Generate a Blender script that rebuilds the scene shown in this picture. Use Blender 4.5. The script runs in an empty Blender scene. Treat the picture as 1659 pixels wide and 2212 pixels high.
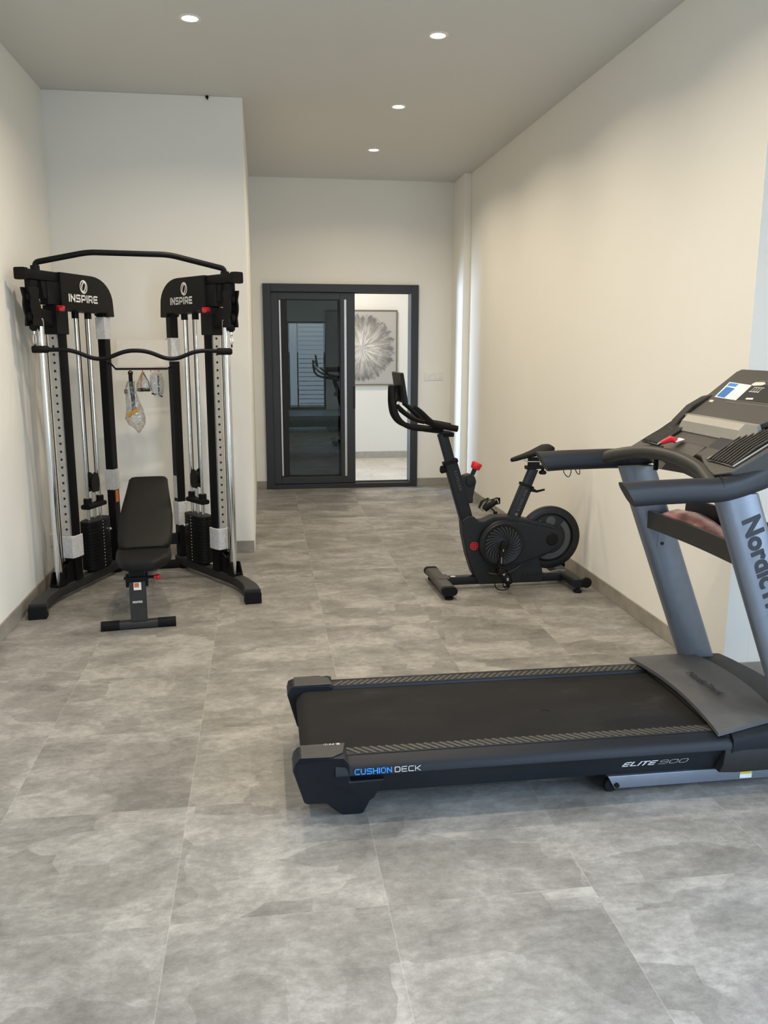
import bpy, bmesh, math, random
from mathutils import Vector, Matrix
random.seed(7)
R = math.radians
SC = bpy.context.scene
COL = SC.collection

# ------------------------------------------------------------------ camera
cam_d = bpy.data.cameras.new('camera')
cam = bpy.data.objects.new('camera', cam_d)
COL.objects.link(cam)
SC.camera = cam
F, CX, CY = 1822.0, 829.5, 1106.0
yc = Vector((565 - CX, -(742 - CY), -F)).normalized()
xr = Vector((13900 - CX, -(770 - CY), -F))
xc = (xr - xr.dot(yc) * yc).normalized()
zc = xc.cross(yc)
cam.matrix_world = Matrix((
    (xc.x, xc.y, xc.z, 0.0),
    (yc.x, yc.y, yc.z, 0.0),
    (zc.x, zc.y, zc.z, 1.55),
    (0, 0, 0, 1)))
cam_d.sensor_fit = 'HORIZONTAL'
cam_d.sensor_width = 36.0
cam_d.lens = F / 1659.0 * 36.0
cam_d.clip_start = 0.05

# ------------------------------------------------------------------ view, world
SC.view_settings.view_transform = 'Standard'
SC.view_settings.look = 'None'
SC.view_settings.gamma = 1.0
SC.view_settings.use_curve_mapping = False
SC.view_settings.exposure = 0.0
try:
    SC.cycles.max_bounces = 8
    SC.cycles.diffuse_bounces = 5
    SC.cycles.glossy_bounces = 4
    SC.cycles.transparent_max_bounces = 12
    SC.cycles.sample_clamp_indirect = 4.0
    SC.cycles.use_denoising = True
    SC.cycles.caustics_reflective = False
    SC.cycles.caustics_refractive = False
except Exception:
    pass
w = bpy.data.worlds.new('world')
SC.world = w
w.use_nodes = True
nt = w.node_tree
nt.nodes.clear()
wo = nt.nodes.new('ShaderNodeOutputWorld')
bg = nt.nodes.new('ShaderNodeBackground')
sky = nt.nodes.new('ShaderNodeTexSky')
sky.sky_type = 'NISHITA'
sky.sun_disc = False
sky.sun_elevation = R(38)
sky.sun_rotation = R(20)
nt.links.new(sky.outputs[0], bg.inputs[0])
bg.inputs[1].default_value = 0.35
nt.links.new(bg.outputs[0], wo.inputs[0])


def area(name, loc, rot, size, power, color, spread=180, shape='RECTANGLE', size_y=None):
    d = bpy.data.lights.new(name, 'AREA')
    d.shape = shape
    d.size = size
    if size_y:
        d.size_y = size_y
    d.energy = power
    d.color = color
    d.spread = R(spread)
    o = bpy.data.objects.new(name, d)
    o.location = loc
    o.rotation_euler = rot
    COL.objects.link(o)
    return o


DAY = (0.56, 0.75, 1.0)
WARM = (1.0, 0.85, 0.655)
P_DOWN = 13.4
# daylight entering through the glazed opening behind the photographer, plus added unseen windows
area('daylight_window', (1.05, -2.16, 1.05), (R(75), 0, 0), 0.86, 9, DAY, 150, size_y=2.0)
area('daylight_added_window', (2.38, -2.16, 1.2), (R(76), 0, 0), .92, 66, DAY, 140, size_y=2.2)  # unseen window light, added for more cool daylight from behind
area('daylight_added_side_window', (3.09, 0.55, 1.25), (R(70), 0, R(90)), 1.9, 100, DAY, 120, size_y=2.0)  # unseen side light, added to cool the near floor
# daylight from the side window of the room beyond the sliding door
area('daylight_next_room', (-1.35, 10.75, 1.15), (R(90), 0, R(-122)), 1.0, 60, DAY, 90, size_y=1.7)
# unseen overhead light, added to warm and brighten the room beyond
area('next_room_fill', (1.1, 10.3, 3.0), (0, 0, 0), 0.5, 30, (1.0, 0.83, 0.66), 180)


# ------------------------------------------------------------------ helpers
def tag(o, label=None, cat=None, group=None, kind=None):
    if label: o['label'] = label
    if cat: o['category'] = cat
    if group: o['group'] = group
    if kind: o['kind'] = kind
    return o


ORG = {}


def thing(name, label, cat, loc=(0, 0, 0), rotz=0.0, group=None, world=False, kind=None):
    o = bpy.data.objects.new(name, None)
    o.empty_display_size = 0.1
    COL.objects.link(o)
    o.location = loc
    o.rotation_euler = (0, 0, rotz)
    tag(o, label, cat, group, kind)
    ORG[o.name] = Vector(loc) if world else Vector((0, 0, 0))
    return o


def cr(pts, n=6):
    P = [Vector(p) for p in pts]
    P = [2 * P[0] - P[1]] + P + [2 * P[-1] - P[-2]]
    out = []
    for i in range(1, len(P) - 2):
        a, b, c, d = P[i - 1:i + 3]
        for k in range(n):
            t = k / n
            out.append(0.5 * ((2 * b) + (c - a) * t + (2 * a - 5 * b + 4 * c - d) * t * t + (3 * b - a - 3 * c + d) * t ** 3))
    out.append(P[-2])
    return out


def fillet(pts, r, n=5):
    P = [Vector(p) for p in pts]
    out = [P[0]]
    for i in range(1, len(P) - 1):
        a, b, c = P[i - 1], P[i], P[i + 1]
        u = (a - b); v = (c - b)
        rr = min(r, u.length * .45, v.length * .45)
        p0 = b + u.normalized() * rr
        p1 = b + v.normalized() * rr
        for k in range(n + 1):
            t = k / n
            out.append(p0 * (1 - t) ** 2 + b * 2 * t * (1 - t) + p1 * t * t)
    out.append(P[-1])
    return out


class MB:
    def __init__(s):
        s.v = []
        s.f = []

    def add(s, vs, fs):
        b = len(s.v)
        s.v += [Vector(x) for x in vs]
        s.f += [tuple(b + i for i in f) for f in fs]
        return s

    def box(s, x0, x1, y0, y1, z0, z1):
        return s.add([(x0, y0, z0), (x1, y0, z0), (x1, y1, z0), (x0, y1, z0), (x0, y0, z1), (x1, y0, z1), (x1, y1, z1), (x0, y1, z1)],
                     [(0, 3, 2, 1), (4, 5, 6, 7), (0, 1, 5, 4), (1, 2, 6, 5), (2, 3, 7, 6), (3, 0, 4, 7)])

    def prism(s, poly, axis, a0, a1):
        n = len(poly)

        def m(p, a):
            if axis == 'x': return (a, p[0], p[1])
            if axis == 'y': return (p[0], a, p[1])
            return (p[0], p[1], a)
        vs = [m(p, a0) for p in poly] + [m(p, a1) for p in poly]
        fs = [tuple(range(n)), tuple(range(2 * n - 1, n - 1, -1))]
        for i in range(n):
            j = (i + 1) % n
            fs.append((i, i + n, j + n, j))
        return s.add(vs, fs)

    def loft(s, loops, caps=True, closed=False):
        n = len(loops[0])
        vs = [p for l in loops for p in l]
        fs = []
        m = len(loops)
        for k in range(m if closed else m - 1):
            k2 = (k + 1) % m
            for i in range(n):
                j = (i + 1) % n
                fs.append((k * n + i, k * n + j, k2 * n + j, k2 * n + i))
        if caps and not closed:
            fs.append(tuple(range(n - 1, -1, -1)))
            fs.append(tuple((m - 1) * n + i for i in range(n)))
        return s.add(vs, fs)

    def _frames(s, path, up=None):
        P = [Vector(p) for p in path]
        T = []
        for i in range(len(P)):
            a = P[max(i - 1, 0)]; b = P[min(i + 1, len(P) - 1)]
            T.append((b - a).normalized())
        fr = []
        if up is not None:
            U = Vector(up)
            for t in T:
                side = t.cross(U)
                if side.length < 1e-4: side = Vector((1, 0, 0))
                side.normalize()
                fr.append((side, side.cross(t).normalized()))
        else:
            t = T[0]
            a = Vector((0, 0, 1)) if abs(t.z) < 0.9 else Vector((1, 0, 0))
            x = t.cross(a).normalized()
            for t in T:
                x = (x - x.dot(t) * t).normalized()
                fr.append((x, t.cross(x)))
        return P, fr

    def tube(s, path, r, n=12, closed=False):
        P, fr = s._frames(path)
        loops = []
        for i, p in enumerate(P):
            rr = r[i] if isinstance(r, (list, tuple)) else r
            x, y = fr[i]
            loops.append([p + (x * math.cos(2 * math.pi * k / n) + y * math.sin(2 * math.pi * k / n)) * rr for k in range(n)])
        return s.loft(loops, caps=not closed, closed=closed)

    def sweep(s, path, w_, h_, up=(0, 0, 1), round_=0.0, n=3):
        P, fr = s._frames(path, up)
        loops = []
        for i, p in enumerate(P):
            ww = w_[i] if isinstance(w_, (list, tuple)) else w_
            hh = h_[i] if isinstance(h_, (list, tuple)) else h_
            x, y = fr[i]
            sec = []
            rr = min(round_, ww * .49, hh * .49)
            for (sx, sy, a0) in ((1, 1, 0), (-1, 1, 90), (-1, -1, 180), (1, -1, 270)):
                if rr <= 0:
                    sec.append(p + x * sx * ww / 2 + y * sy * hh / 2)
                else:
                    for k in range(n + 1):
                        a = R(a0 + 90 * k / n)
                        sec.append(p + x * (sx * (ww / 2 - rr) + rr * math.cos(a)) + y * (sy * (hh / 2 - rr) + rr * math.sin(a)))
            loops.append(sec)
        return s.loft(loops)

    def cyl(s, p, q, r, n=20, r2=None):
        return s.tube([p, q], [r, r if r2 is None else r2], n)

    def lathe(s, prof, c, axis='z', n=28):
        c = Vector(c)
        loops = []
        for r, h in prof:
            l = []
            for k in range(n):
                a = 2 * math.pi * k / n
                u, v = r * math.cos(a), r * math.sin(a)
                if axis == 'z': l.append(c + Vector((u, v, h)))
                elif axis == 'y': l.append(c + Vector((u, h, v)))
                else: l.append(c + Vector((h, u, v)))
            loops.append(l)
        return s.loft(loops)

    def ball(s, c, r, n=14, sc=(1, 1, 1)):
        prof = [(max(r * math.sin(math.pi * k / n), 1e-4), -r * math.cos(math.pi * k / n)) for k in range(n + 1)]
        b = len(s.v)
        s.lathe(prof, (0, 0, 0), 'z', 18)
        for i in range(b, len(s.v)):
            p = s.v[i]
            s.v[i] = Vector((p.x * sc[0] + c[0], p.y * sc[1] + c[1], p.z * sc[2] + c[2]))
        return s

    def map(s, fn, b=0):
        for i in range(b, len(s.v)):
            s.v[i] = Vector(fn(s.v[i]))
        return s


def obj(name, mb, mat, parent=None, bevel=0.0, seg=2, label=None, angle=40, smooth=True, kind=None):
    me = bpy.data.meshes.new(name)
    off = ORG.get(parent.name, Vector((0, 0, 0))) if parent else Vector((0, 0, 0))
    me.from_pydata([tuple(v - off) for v in mb.v], [], mb.f)
    bm = bmesh.new()
    bm.from_mesh(me)
    bmesh.ops.recalc_face_normals(bm, faces=bm.faces)
    for f in bm.faces: f.smooth = smooth
    if bevel <= 0:
        for e in bm.edges:
            if len(e.link_faces) == 2 and e.calc_face_angle(0) > R(angle): e.smooth = False
    bm.to_mesh(me)
    bm.free()
    me.materials.append(mat)
    o = bpy.data.objects.new(name, me)
    COL.objects.link(o)
    if parent:
        o.parent = parent
        ORG[o.name] = off
    if bevel > 0:
        m = o.modifiers.new('bevel', 'BEVEL')
        m.width = bevel
        m.segments = seg
        m.limit_method = 'ANGLE'
        m.angle_limit = R(30)
        m.harden_normals = True
    if label: o['label'] = label
    if kind: o['kind'] = kind
    return o


def struct(name, mb, mat, parent=None, bevel=0.0):
    o = obj(name, mb, mat, parent, bevel)
    if not parent: o['kind'] = 'structure'
    return o


def text_mb(txt, origin, right, up, size, bold=0.0, depth=0.0012, shear=0.0, spacing=1.0, width=1.0):
    cu = bpy.data.curves.new('t', 'FONT')
    cu.body = txt
    cu.size = size
    cu.offset = bold
    cu.shear = shear
    cu.space_character = spacing
    cu.resolution_u = 4
    ob = bpy.data.objects.new('t', cu)
    me = bpy.data.meshes.new_from_object(ob)
    right = Vector(right).normalized()
    up = Vector(up).normalized()
    nrm = right.cross(up)
    o = Vector(origin)
    mb = MB()
    vs = [o + right * v.co.x * width + up * v.co.y + nrm * depth for v in me.vertices]
    mb.add(vs, [tuple(p.vertices) for p in me.polygons])
    bpy.data.objects.remove(ob)
    bpy.data.meshes.remove(me)
    bpy.data.curves.remove(cu)
    return mb


GL = {  # wide display lettering, strokes in a unit box
    'I': [[(.5, 0), (.5, 1)]],
    'N': [[(0, 0), (0, 1), (1, 0), (1, 1)]],
    'S': [[(1, 1), (.12, 1), (0, .88), (0, .62), (.12, .5), (.88, .5), (1, .38), (1, .12), (.88, 0), (0, 0)]],
    'P': [[(0, 0), (0, 1), (.88, 1), (1, .85), (1, .5), (.88, .36), (0, .36)]],
    'R': [[(0, 0), (0, 1), (.88, 1), (1, .85), (1, .52), (.88, .4), (0, .4)], [(.55, .4), (1, 0)]],
    'E': [[(1, 1), (.15, 1), (0, .85), (0, .15), (.15, 0), (1, 0)], [(0, .5), (.9, .5)]],
    'C': [[(1, 1), (.2, 1), (0, .8), (0, .2), (.2, 0), (1, 0)]],
    'U': [[(0, 1), (0, .2), (.2, 0), (.8, 0), (1, .2), (1, 1)]],
    'H': [[(0, 0), (0, 1)], [(1, 0), (1, 1)], [(0, .5), (1, .5)]],
    'O': [[(.2, 0), (0, .2), (0, .8), (.2, 1), (.8, 1), (1, .8), (1, .2), (.8, 0), (.2, 0)]],
    'D': [[(0, 0), (0, 1), (.8, 1), (1, .8), (1, .2), (.8, 0), (0, 0)]],
    'K': [[(0, 0), (0, 1)], [(1, 1), (.3, .5), (1, 0)], [(0, .5), (.3, .5)]],
    'L': [[(0, 1), (0, .15), (.15, 0), (1, 0)]],
    'T': [[(0, 1), (1, 1)], [(.5, 1), (.5, 0)]],
    '9': [[(0, 0), (.85, 0), (1, .15), (1, .85), (.85, 1), (.15, 1), (0, .85), (0, .62), (.12, .5), (1, .5)]],
    '0': [[(.2, 0), (0, .2), (0, .8), (.2, 1), (.8, 1), (1, .8), (1, .2), (.8, 0), (.2, 0)]],
}


def stroke_mb(txt, origin, right, up, h, wd, t, gap=None, shear=0.0, depth=0.0012):
    right = Vector(right).normalized()
    up = Vector(up).normalized()
    nrm = right.cross(up)
    o = Vector(origin)
    mb = MB()
    x = 0.0
    gap = gap if gap is not None else wd * .28
    for ch in txt:
        cw = wd * (.0 if ch == 'I' else 1)
        for st in GL.get(ch, []):
            pts = [Vector((x + (p[0] if cw else 0) * cw, p[1] * h)) for p in st]
            for a, b in zip(pts, pts[1:]):
                d = (b - a)
                if d.length < 1e-6: continue
                d.normalize()
                a2 = a - d * t * .5
                b2 = b + d * t * .5
                nn = Vector((-d.y, d.x)) * t / 2
                q = [a2 + nn, a2 - nn, b2 - nn, b2 + nn]
                mb.add([o + right * (p.x + p.y * shear) + up * p.y + nrm * depth for p in q], [(0, 1, 2, 3)])
        x += cw + gap + t
    return mb


def ring_mb(c, right, up, rx, ry, t, rot=0, n=40, depth=0.0012, taper=0):
    right = Vector(right).normalized(); up = Vector(up).normalized()
    nrm = right.cross(up); c = Vector(c)
    mb = MB()
    vs = []
    for k in range(n):
        a = 2 * math.pi * k / n
        th = t * (1 + taper * math.cos(a - 0.6))
        for rr in (1, 0):
            x = (rx - th * rr) * math.cos(a); y = (ry - th * rr) * math.sin(a)
            X = x * math.cos(rot) - y * math.sin(rot); Y = x * math.sin(rot) + y * math.cos(rot)
            vs.append(c + right * X + up * Y + nrm * depth)
    fs = [(2 * k, 2 * k + 1, (2 * k + 3) % (2 * n), (2 * k + 2) % (2 * n)) for k in range(n)]
    return mb.add(vs, fs)


# ------------------------------------------------------------------ materials
def newmat(name):
    m = bpy.data.materials.new(name)
    m.use_nodes = True
    nt = m.node_tree
    b = nt.nodes['Principled BSDF']
    return m, nt, b


def N(nt, typ, **kw):
    n = nt.nodes.new(typ)
    for k, v in kw.items():
        setattr(n, k, v)
    return n


def ramp(nt, stops):
    r = nt.nodes.new('ShaderNodeValToRGB')
    e = r.color_ramp.elements
    while len(e) < len(stops): e.new(0.5)
    for i, (p, c) in enumerate(stops):
        e[i].position = p
        e[i].color = (c[0], c[1], c[2], 1) if not isinstance(c, (int, float)) else (c, c, c, 1)
    return r


def mat(name, col, rough=0.5, metal=0.0, var=0.06, scale=30.0, bump=0.0, bscale=200.0, spec=0.5, coat=0.0):
    m, nt, b = newmat(name)
    tc = N(nt, 'ShaderNodeTexCoord')
    no = N(nt, 'ShaderNodeTexNoise')
    no.inputs['Scale'].default_value = scale
    no.inputs['Detail'].default_value = 4
    nt.links.new(tc.outputs['Object'], no.inputs['Vector'])
    lo = tuple(c * (1 - var) for c in col)
    hi = tuple(min(1, c * (1 + var)) for c in col)
    r = ramp(nt, [(0.3, lo), (0.7, hi)])
    nt.links.new(no.outputs['Fac'], r.inputs[0])
    nt.links.new(r.outputs[0], b.inputs['Base Color'])
    b.inputs['Roughness'].default_value = rough
    b.inputs['Metallic'].default_value = metal
    b.inputs['Specular IOR Level'].default_value = spec
    b.inputs['Coat Weight'].default_value = coat
    if bump > 0:
        n2 = N(nt, 'ShaderNodeTexNoise')
        n2.inputs['Scale'].default_value = bscale
        n2.inputs['Detail'].default_value = 3
        nt.links.new(tc.outputs['Object'], n2.inputs['Vector'])
        bp = N(nt, 'ShaderNodeBump')
        bp.inputs['Strength'].default_value = bump
        bp.inputs['Distance'].default_value = 0.002
        nt.links.new(n2.outputs['Fac'], bp.inputs['Height'])
        nt.links.new(bp.outputs[0], b.inputs['Normal'])
    return m


M = {}
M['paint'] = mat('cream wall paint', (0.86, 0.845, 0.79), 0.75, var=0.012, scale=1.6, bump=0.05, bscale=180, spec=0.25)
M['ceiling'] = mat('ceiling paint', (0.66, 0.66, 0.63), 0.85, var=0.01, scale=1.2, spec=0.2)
M['base'] = mat('grey tile skirting', (0.30, 0.275, 0.235), 0.5, var=0.16, scale=9)
M['base_far'] = mat('next room skirting', (0.42, 0.39, 0.35), 0.5, var=0.10, scale=14)
M['alu'] = mat('anthracite aluminium', (0.018, 0.020, 0.023), 0.42, 0.0, var=0.05)
M['alu2'] = mat('anthracite aluminium sash', (0.024, 0.026, 0.030), 0.42, 0.0, var=0.05)
M['gasket'] = mat('black gasket', (0.004, 0.004, 0.004), 0.6)
M['silver'] = mat('brushed silver', (0.55, 0.56, 0.56), 0.35, 0.9)
M['white_plastic'] = mat('white plastic', (0.80, 0.79, 0.74), 0.4)
M['white'] = mat('white print', (0.85, 0.85, 0.83), 0.55)
M['blackm'] = mat('black powder coat', (0.0045, 0.0045, 0.0055), 0.42, 0.0, var=0.15, bump=0.15, bscale=600, spec=0.16)
M['black2'] = mat('black satin plastic', (0.008, 0.008, 0.0075), 0.5, var=0.1, spec=0.18)
M['foot'] = mat('charcoal textured steel', (0.018, 0.018, 0.0175), 0.6, var=0.15, bump=0.2, bscale=500)
M['rubber'] = mat('black rubber', (0.005, 0.005, 0.005), 0.7, spec=0.2, bump=0.2, bscale=300)
M['chrome'] = mat('chrome', (0.72, 0.73, 0.74), 0.12, 1.0, var=0.02)
M['zinc'] = mat('zinc strip', (0.60, 0.60, 0.58), 0.40, 0.75, var=0.06)
M['plate'] = mat('cast weight plate', (0.006, 0.0063, 0.0075), 0.5, spec=0.2, var=0.2, bump=0.25, bscale=300)
M['vinyl'] = mat('black vinyl upholstery', (0.0045, 0.0044, 0.0042), 0.55, spec=0.2, var=0.12, bump=0.2, bscale=400)
M['red'] = mat('red plastic', (0.42, 0.008, 0.015), 0.35)
M['redb'] = mat('bright red plastic', (0.62, 0.01, 0.02), 0.35)
M['wrap'] = mat('white foam wrap', (0.58, 0.59, 0.61), 0.6, var=0.12, scale=60, bump=0.5, bscale=60)
M['orange'] = mat('orange label', (0.75, 0.16, 0.01), 0.5)
M['paper'] = mat('printed label', (0.62, 0.62, 0.60), 0.6, var=0.2, scale=160)
M['placard'] = mat('translucent cream card', (0.76, 0.70, 0.62), 0.5, var=0.03)
M['navy'] = mat('dark slate plastic', (0.007, 0.010, 0.015), 0.5, spec=0.35, var=0.08)
M['slate'] = mat('slate plastic', (0.0145, 0.0155, 0.0185), 0.5, spec=0.4, var=0.06)
M['upright'] = mat('metallic grey paint', (0.19, 0.21, 0.245), 0.36, 0.45, var=0.04)
M['band'] = mat('dark blue grey plastic', (0.0075, 0.0095, 0.0135), 0.5, spec=0.28, var=0.06)
M['tray'] = mat('charcoal console plastic', (0.050, 0.047, 0.042), 0.5, var=0.08)
M['trayd'] = mat('dark console plastic', (0.022, 0.021, 0.019), 0.45, var=0.08)
M['barsilver'] = mat('silver console trim', (0.30, 0.295, 0.27), 0.38, 0.35, var=0.03)
M['hood'] = mat('grey hood plastic', (0.095, 0.095, 0.097), 0.6, 0.1, spec=0.3, var=0.05)
M['hoodd'] = mat('charcoal hood plastic', (0.024, 0.024, 0.024), 0.6, spec=0.3, var=0.06)
M['blue'] = mat('blue print', (0.03, 0.26, 0.75), 0.5)
M['bluelab'] = mat('blue sticker', (0.02, 0.16, 0.50), 0.5, var=0.2, scale=120)
M['yellow'] = mat('yellow warning', (0.65, 0.55, 0.05), 0.5)
M['dimprint'] = mat('grey print', (0.15, 0.105, 0.11), 0.5)
M['darkprint'] = mat('dark print', (0.008, 0.009, 0.013), 0.5)
M['cap'] = mat('taupe end cap plastic', (0.036, 0.034, 0.031), 0.5, var=0.06)
M['bike'] = mat('bike frame satin', (0.006, 0.007, 0.009), 0.42, spec=0.35, var=0.1)
M['bikepl'] = mat('bike shroud plastic', (0.010, 0.0115, 0.0135), 0.48, spec=0.35, var=0.1)
M['bikegrey'] = mat('bike grey inlay', (0.055, 0.06, 0.062), 0.5, var=0.08)
M['vane'] = mat('fan blade plastic', (0.024, 0.026, 0.028), 0.45)
M['tube'] = mat('foot tube textured', (0.060, 0.057, 0.050), 0.55, var=0.1, bump=0.2, bscale=400)
M['frame'] = mat('bronze picture frame', (0.20, 0.15, 0.09), 0.45, 0.4)
M['strap'] = mat('yellow webbing', (0.55, 0.27, 0.02), 0.6, var=0.2, scale=60)
M['canv'] = None


def glass_tint():
    m, nt, b = newmat('dark tinted glass')
    out = nt.nodes['Material Output']
    nt.nodes.remove(b)
    tr = N(nt, 'ShaderNodeBsdfTransparent')
    tr.inputs[0].default_value = (0.42, 0.45, 0.45, 1)
    gl = N(nt, 'ShaderNodeBsdfGlossy')
    gl.inputs['Roughness'].default_value = 0.0
    gl.inputs[0].default_value = (0.9, 0.95, 1, 1)
    lw = N(nt, 'ShaderNodeFresnel')
    lw.inputs[0].default_value = 1.55
    mx = N(nt, 'ShaderNodeMixShader')
    nt.links.new(lw.outputs[0], mx.inputs[0])
    nt.links.new(tr.outputs[0], mx.inputs[1])
    nt.links.new(gl.outputs[0], mx.inputs[2])
    nt.links.new(mx.outputs[0], out.inputs[0])
    return m


def film():
    m, nt, b = newmat('clear plastic film')
    out = nt.nodes['Material Output']
    nt.nodes.remove(b)
    tr = N(nt, 'ShaderNodeBsdfTransparent')
    tr.inputs[0].default_value = (0.86, 0.85, 0.83, 1)
    gl = N(nt, 'ShaderNodeBsdfGlossy')
    gl.inputs['Roughness'].default_value = 0.12
    df = N(nt, 'ShaderNodeBsdfTranslucent')
    df.inputs[0].default_value = (0.75, 0.75, 0.73, 1)
    m1 = N(nt, 'ShaderNodeMixShader'); m1.inputs[0].default_value = 0.45
    tc = N(nt, 'ShaderNodeTexCoord')
    no = N(nt, 'ShaderNodeTexNoise'); no.inputs['Scale'].default_value = 45
    nt.links.new(tc.outputs['Object'], no.inputs['Vector'])
    bp = N(nt, 'ShaderNodeBump'); bp.inputs['Strength'].default_value = 0.9; bp.inputs['Distance'].default_value = 0.01
    nt.links.new(no.outputs['Fac'], bp.inputs['Height'])
    nt.links.new(bp.outputs[0], gl.inputs['Normal'])
    r = ramp(nt, [(0.42, 0.08), (0.62, 0.45)])
    nt.links.new(no.outputs['Fac'], r.inputs[0])
    nt.links.new(gl.outputs[0], m1.inputs[1]); nt.links.new(df.outputs[0], m1.inputs[2])
    m2 = N(nt, 'ShaderNodeMixShader')
    nt.links.new(r.outputs[0], m2.inputs[0])
    nt.links.new(tr.outputs[0], m2.inputs[1]); nt.links.new(m1.outputs[0], m2.inputs[2])
    nt.links.new(m2.outputs[0], out.inputs[0])
    return m


def emis(name, col, s):
    m, nt, b = newmat(name)
    b.inputs['Emission Color'].default_value = (*col, 1)
    b.inputs['Emission Strength'].default_value = s
    return m


M['glass'] = glass_tint()
M['film'] = film()
M['lamp'] = emis('lit lamp lens', (1.0, 0.93, 0.80), 9.0)
M['redfilm'] = mat('pink plastic bag', (0.36, 0.17, 0.16), 0.25, var=0.75, scale=9, bump=0.9, bscale=40)


def floor_mat(name, ox, oy, tw, tl, c_lo, c_mid, c_hi, streak=1.5, grout=0.55, gw=0.0028):
    m, nt, b = newmat(name)
    L = nt.links.new
    tc = N(nt, 'ShaderNodeTexCoord')
    sx = N(nt, 'ShaderNodeSeparateXYZ')
    L(tc.outputs['Object'], sx.inputs[0])

    def mth(op, a, bb=None, c=None):
        n = N(nt, 'ShaderNodeMath', operation=op)
        for i, x in enumerate((a, bb, c)):
            if x is None: continue
            if isinstance(x, (int, float)): n.inputs[i].default_value = x
            else: L(x, n.inputs[i])
        return n.outputs[0]
    u = mth('DIVIDE', mth('SUBTRACT', sx.outputs[0], ox), tw)
    v = mth('DIVIDE', mth('SUBTRACT', sx.outputs[1], oy), tl)
    iu = mth('FLOOR', u); iv = mth('FLOOR', v)
    fu = mth('SUBTRACT', u, iu); fv = mth('SUBTRACT', v, iv)
    du = mth('MULTIPLY', mth('MINIMUM', fu, mth('SUBTRACT', 1.0, fu)), tw)
    dv = mth('MULTIPLY', mth('MINIMUM', fv, mth('SUBTRACT', 1.0, fv)), tl)
    lx_ = mth('LESS_THAN', du, gw / 2)
    ly_ = mth('MULTIPLY', mth('LESS_THAN', dv, gw / 2), 0.5)
    line = mth('MAXIMUM', lx_, ly_)
    # per-tile offset of the stone pattern
    cmb = N(nt, 'ShaderNodeCombineXYZ')
    L(mth('MULTIPLY', iu, 17.3), cmb.inputs[0]); L(mth('MULTIPLY', iv, 9.7), cmb.inputs[1])
    add = N(nt, 'ShaderNodeVectorMath', operation='ADD')
    L(tc.outputs['Object'], add.inputs[0]); L(cmb.outputs[0], add.inputs[1])
    mp = N(nt, 'ShaderNodeMapping')
    mp.inputs['Scale'].default_value = (1.0, streak, 1.0)
    L(add.outputs[0], mp.inputs[0])
    # clouded sandstone noise, warped
    n0 = N(nt, 'ShaderNodeTexNoise'); n0.inputs['Scale'].default_value = 1.6; n0.inputs['Detail'].default_value = 3
    L(mp.outputs[0], n0.inputs['Vector'])
    wv = N(nt, 'ShaderNodeVectorMath', operation='MULTIPLY_ADD')
    L(n0.outputs['Color'], wv.inputs[0]); wv.inputs[1].default_value = (0.35, 0.35, 0); L(mp.outputs[0], wv.inputs[2])
    n1 = N(nt, 'ShaderNodeTexNoise'); n1.inputs['Scale'].default_value = 3.0; n1.inputs['Detail'].default_value = 14; n1.inputs['Roughness'].default_value = 0.72
    L(wv.outputs[0], n1.inputs['Vector'])
    vo = N(nt, 'ShaderNodeTexVoronoi', distance='CHEBYCHEV'); vo.inputs['Scale'].default_value = 3.0
    L(wv.outputs[0], vo.inputs['Vector'])
    sp = N(nt, 'ShaderNodeSeparateColor'); L(vo.outputs['Color'], sp.inputs[0])
    n3 = N(nt, 'ShaderNodeTexNoise'); n3.inputs['Scale'].default_value = 22; n3.inputs['Detail'].default_value = 8; n3.inputs['Roughness'].default_value = 0.82
    L(mp.outputs[0], n3.inputs['Vector'])
    f = mth('ADD', n1.outputs['Fac'], mth('MULTIPLY', mth('SUBTRACT', sp.outputs[0], 0.5), 0.15))
    f = mth('ADD', f, mth('MULTIPLY', mth('SUBTRACT', n3.outputs['Fac'], 0.5), 0.60))
    r = ramp(nt, [(0.30, c_lo), (0.50, c_mid), (0.70, c_hi)])
    L(f, r.inputs[0])
    mx = N(nt, 'ShaderNodeMix', data_type='RGBA')
    L(mth('MULTIPLY', line, grout), mx.inputs[0])
    L(r.outputs[0], mx.inputs[6]); mx.inputs[7].default_value = (c_hi[0] * 1.25, c_hi[1] * 1.25, c_hi[2] * 1.22, 1)
    L(mx.outputs[2], b.inputs['Base Color'])
    rr = ramp(nt, [(0.35, 0.50), (0.65, 0.40)])
    L(n1.outputs['Fac'], rr.inputs[0]); L(rr.outputs[0], b.inputs['Roughness'])
    bp = N(nt, 'ShaderNodeBump'); bp.inputs['Strength'].default_value = 0.12; bp.inputs['Distance'].default_value = 0.002
    L(f, bp.inputs['Height']); L(bp.outputs[0], b.inputs['Normal'])
    return m


M['floor'] = floor_mat('stone look porcelain tile', 0.312, 2.09, 0.6, 0.6, (0.145, 0.138, 0.125), (0.240, 0.230, 0.211), (0.395, 0.38, 0.352), grout=0.30, gw=0.0024)
M['floor2'] = floor_mat('beige plank tile next room', 0.4, 9.3, 0.30, 1.2, (0.50, 0.45, 0.37), (0.60, 0.55, 0.47), (0.68, 0.63, 0.55), streak=0.6, grout=0.35)


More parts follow.
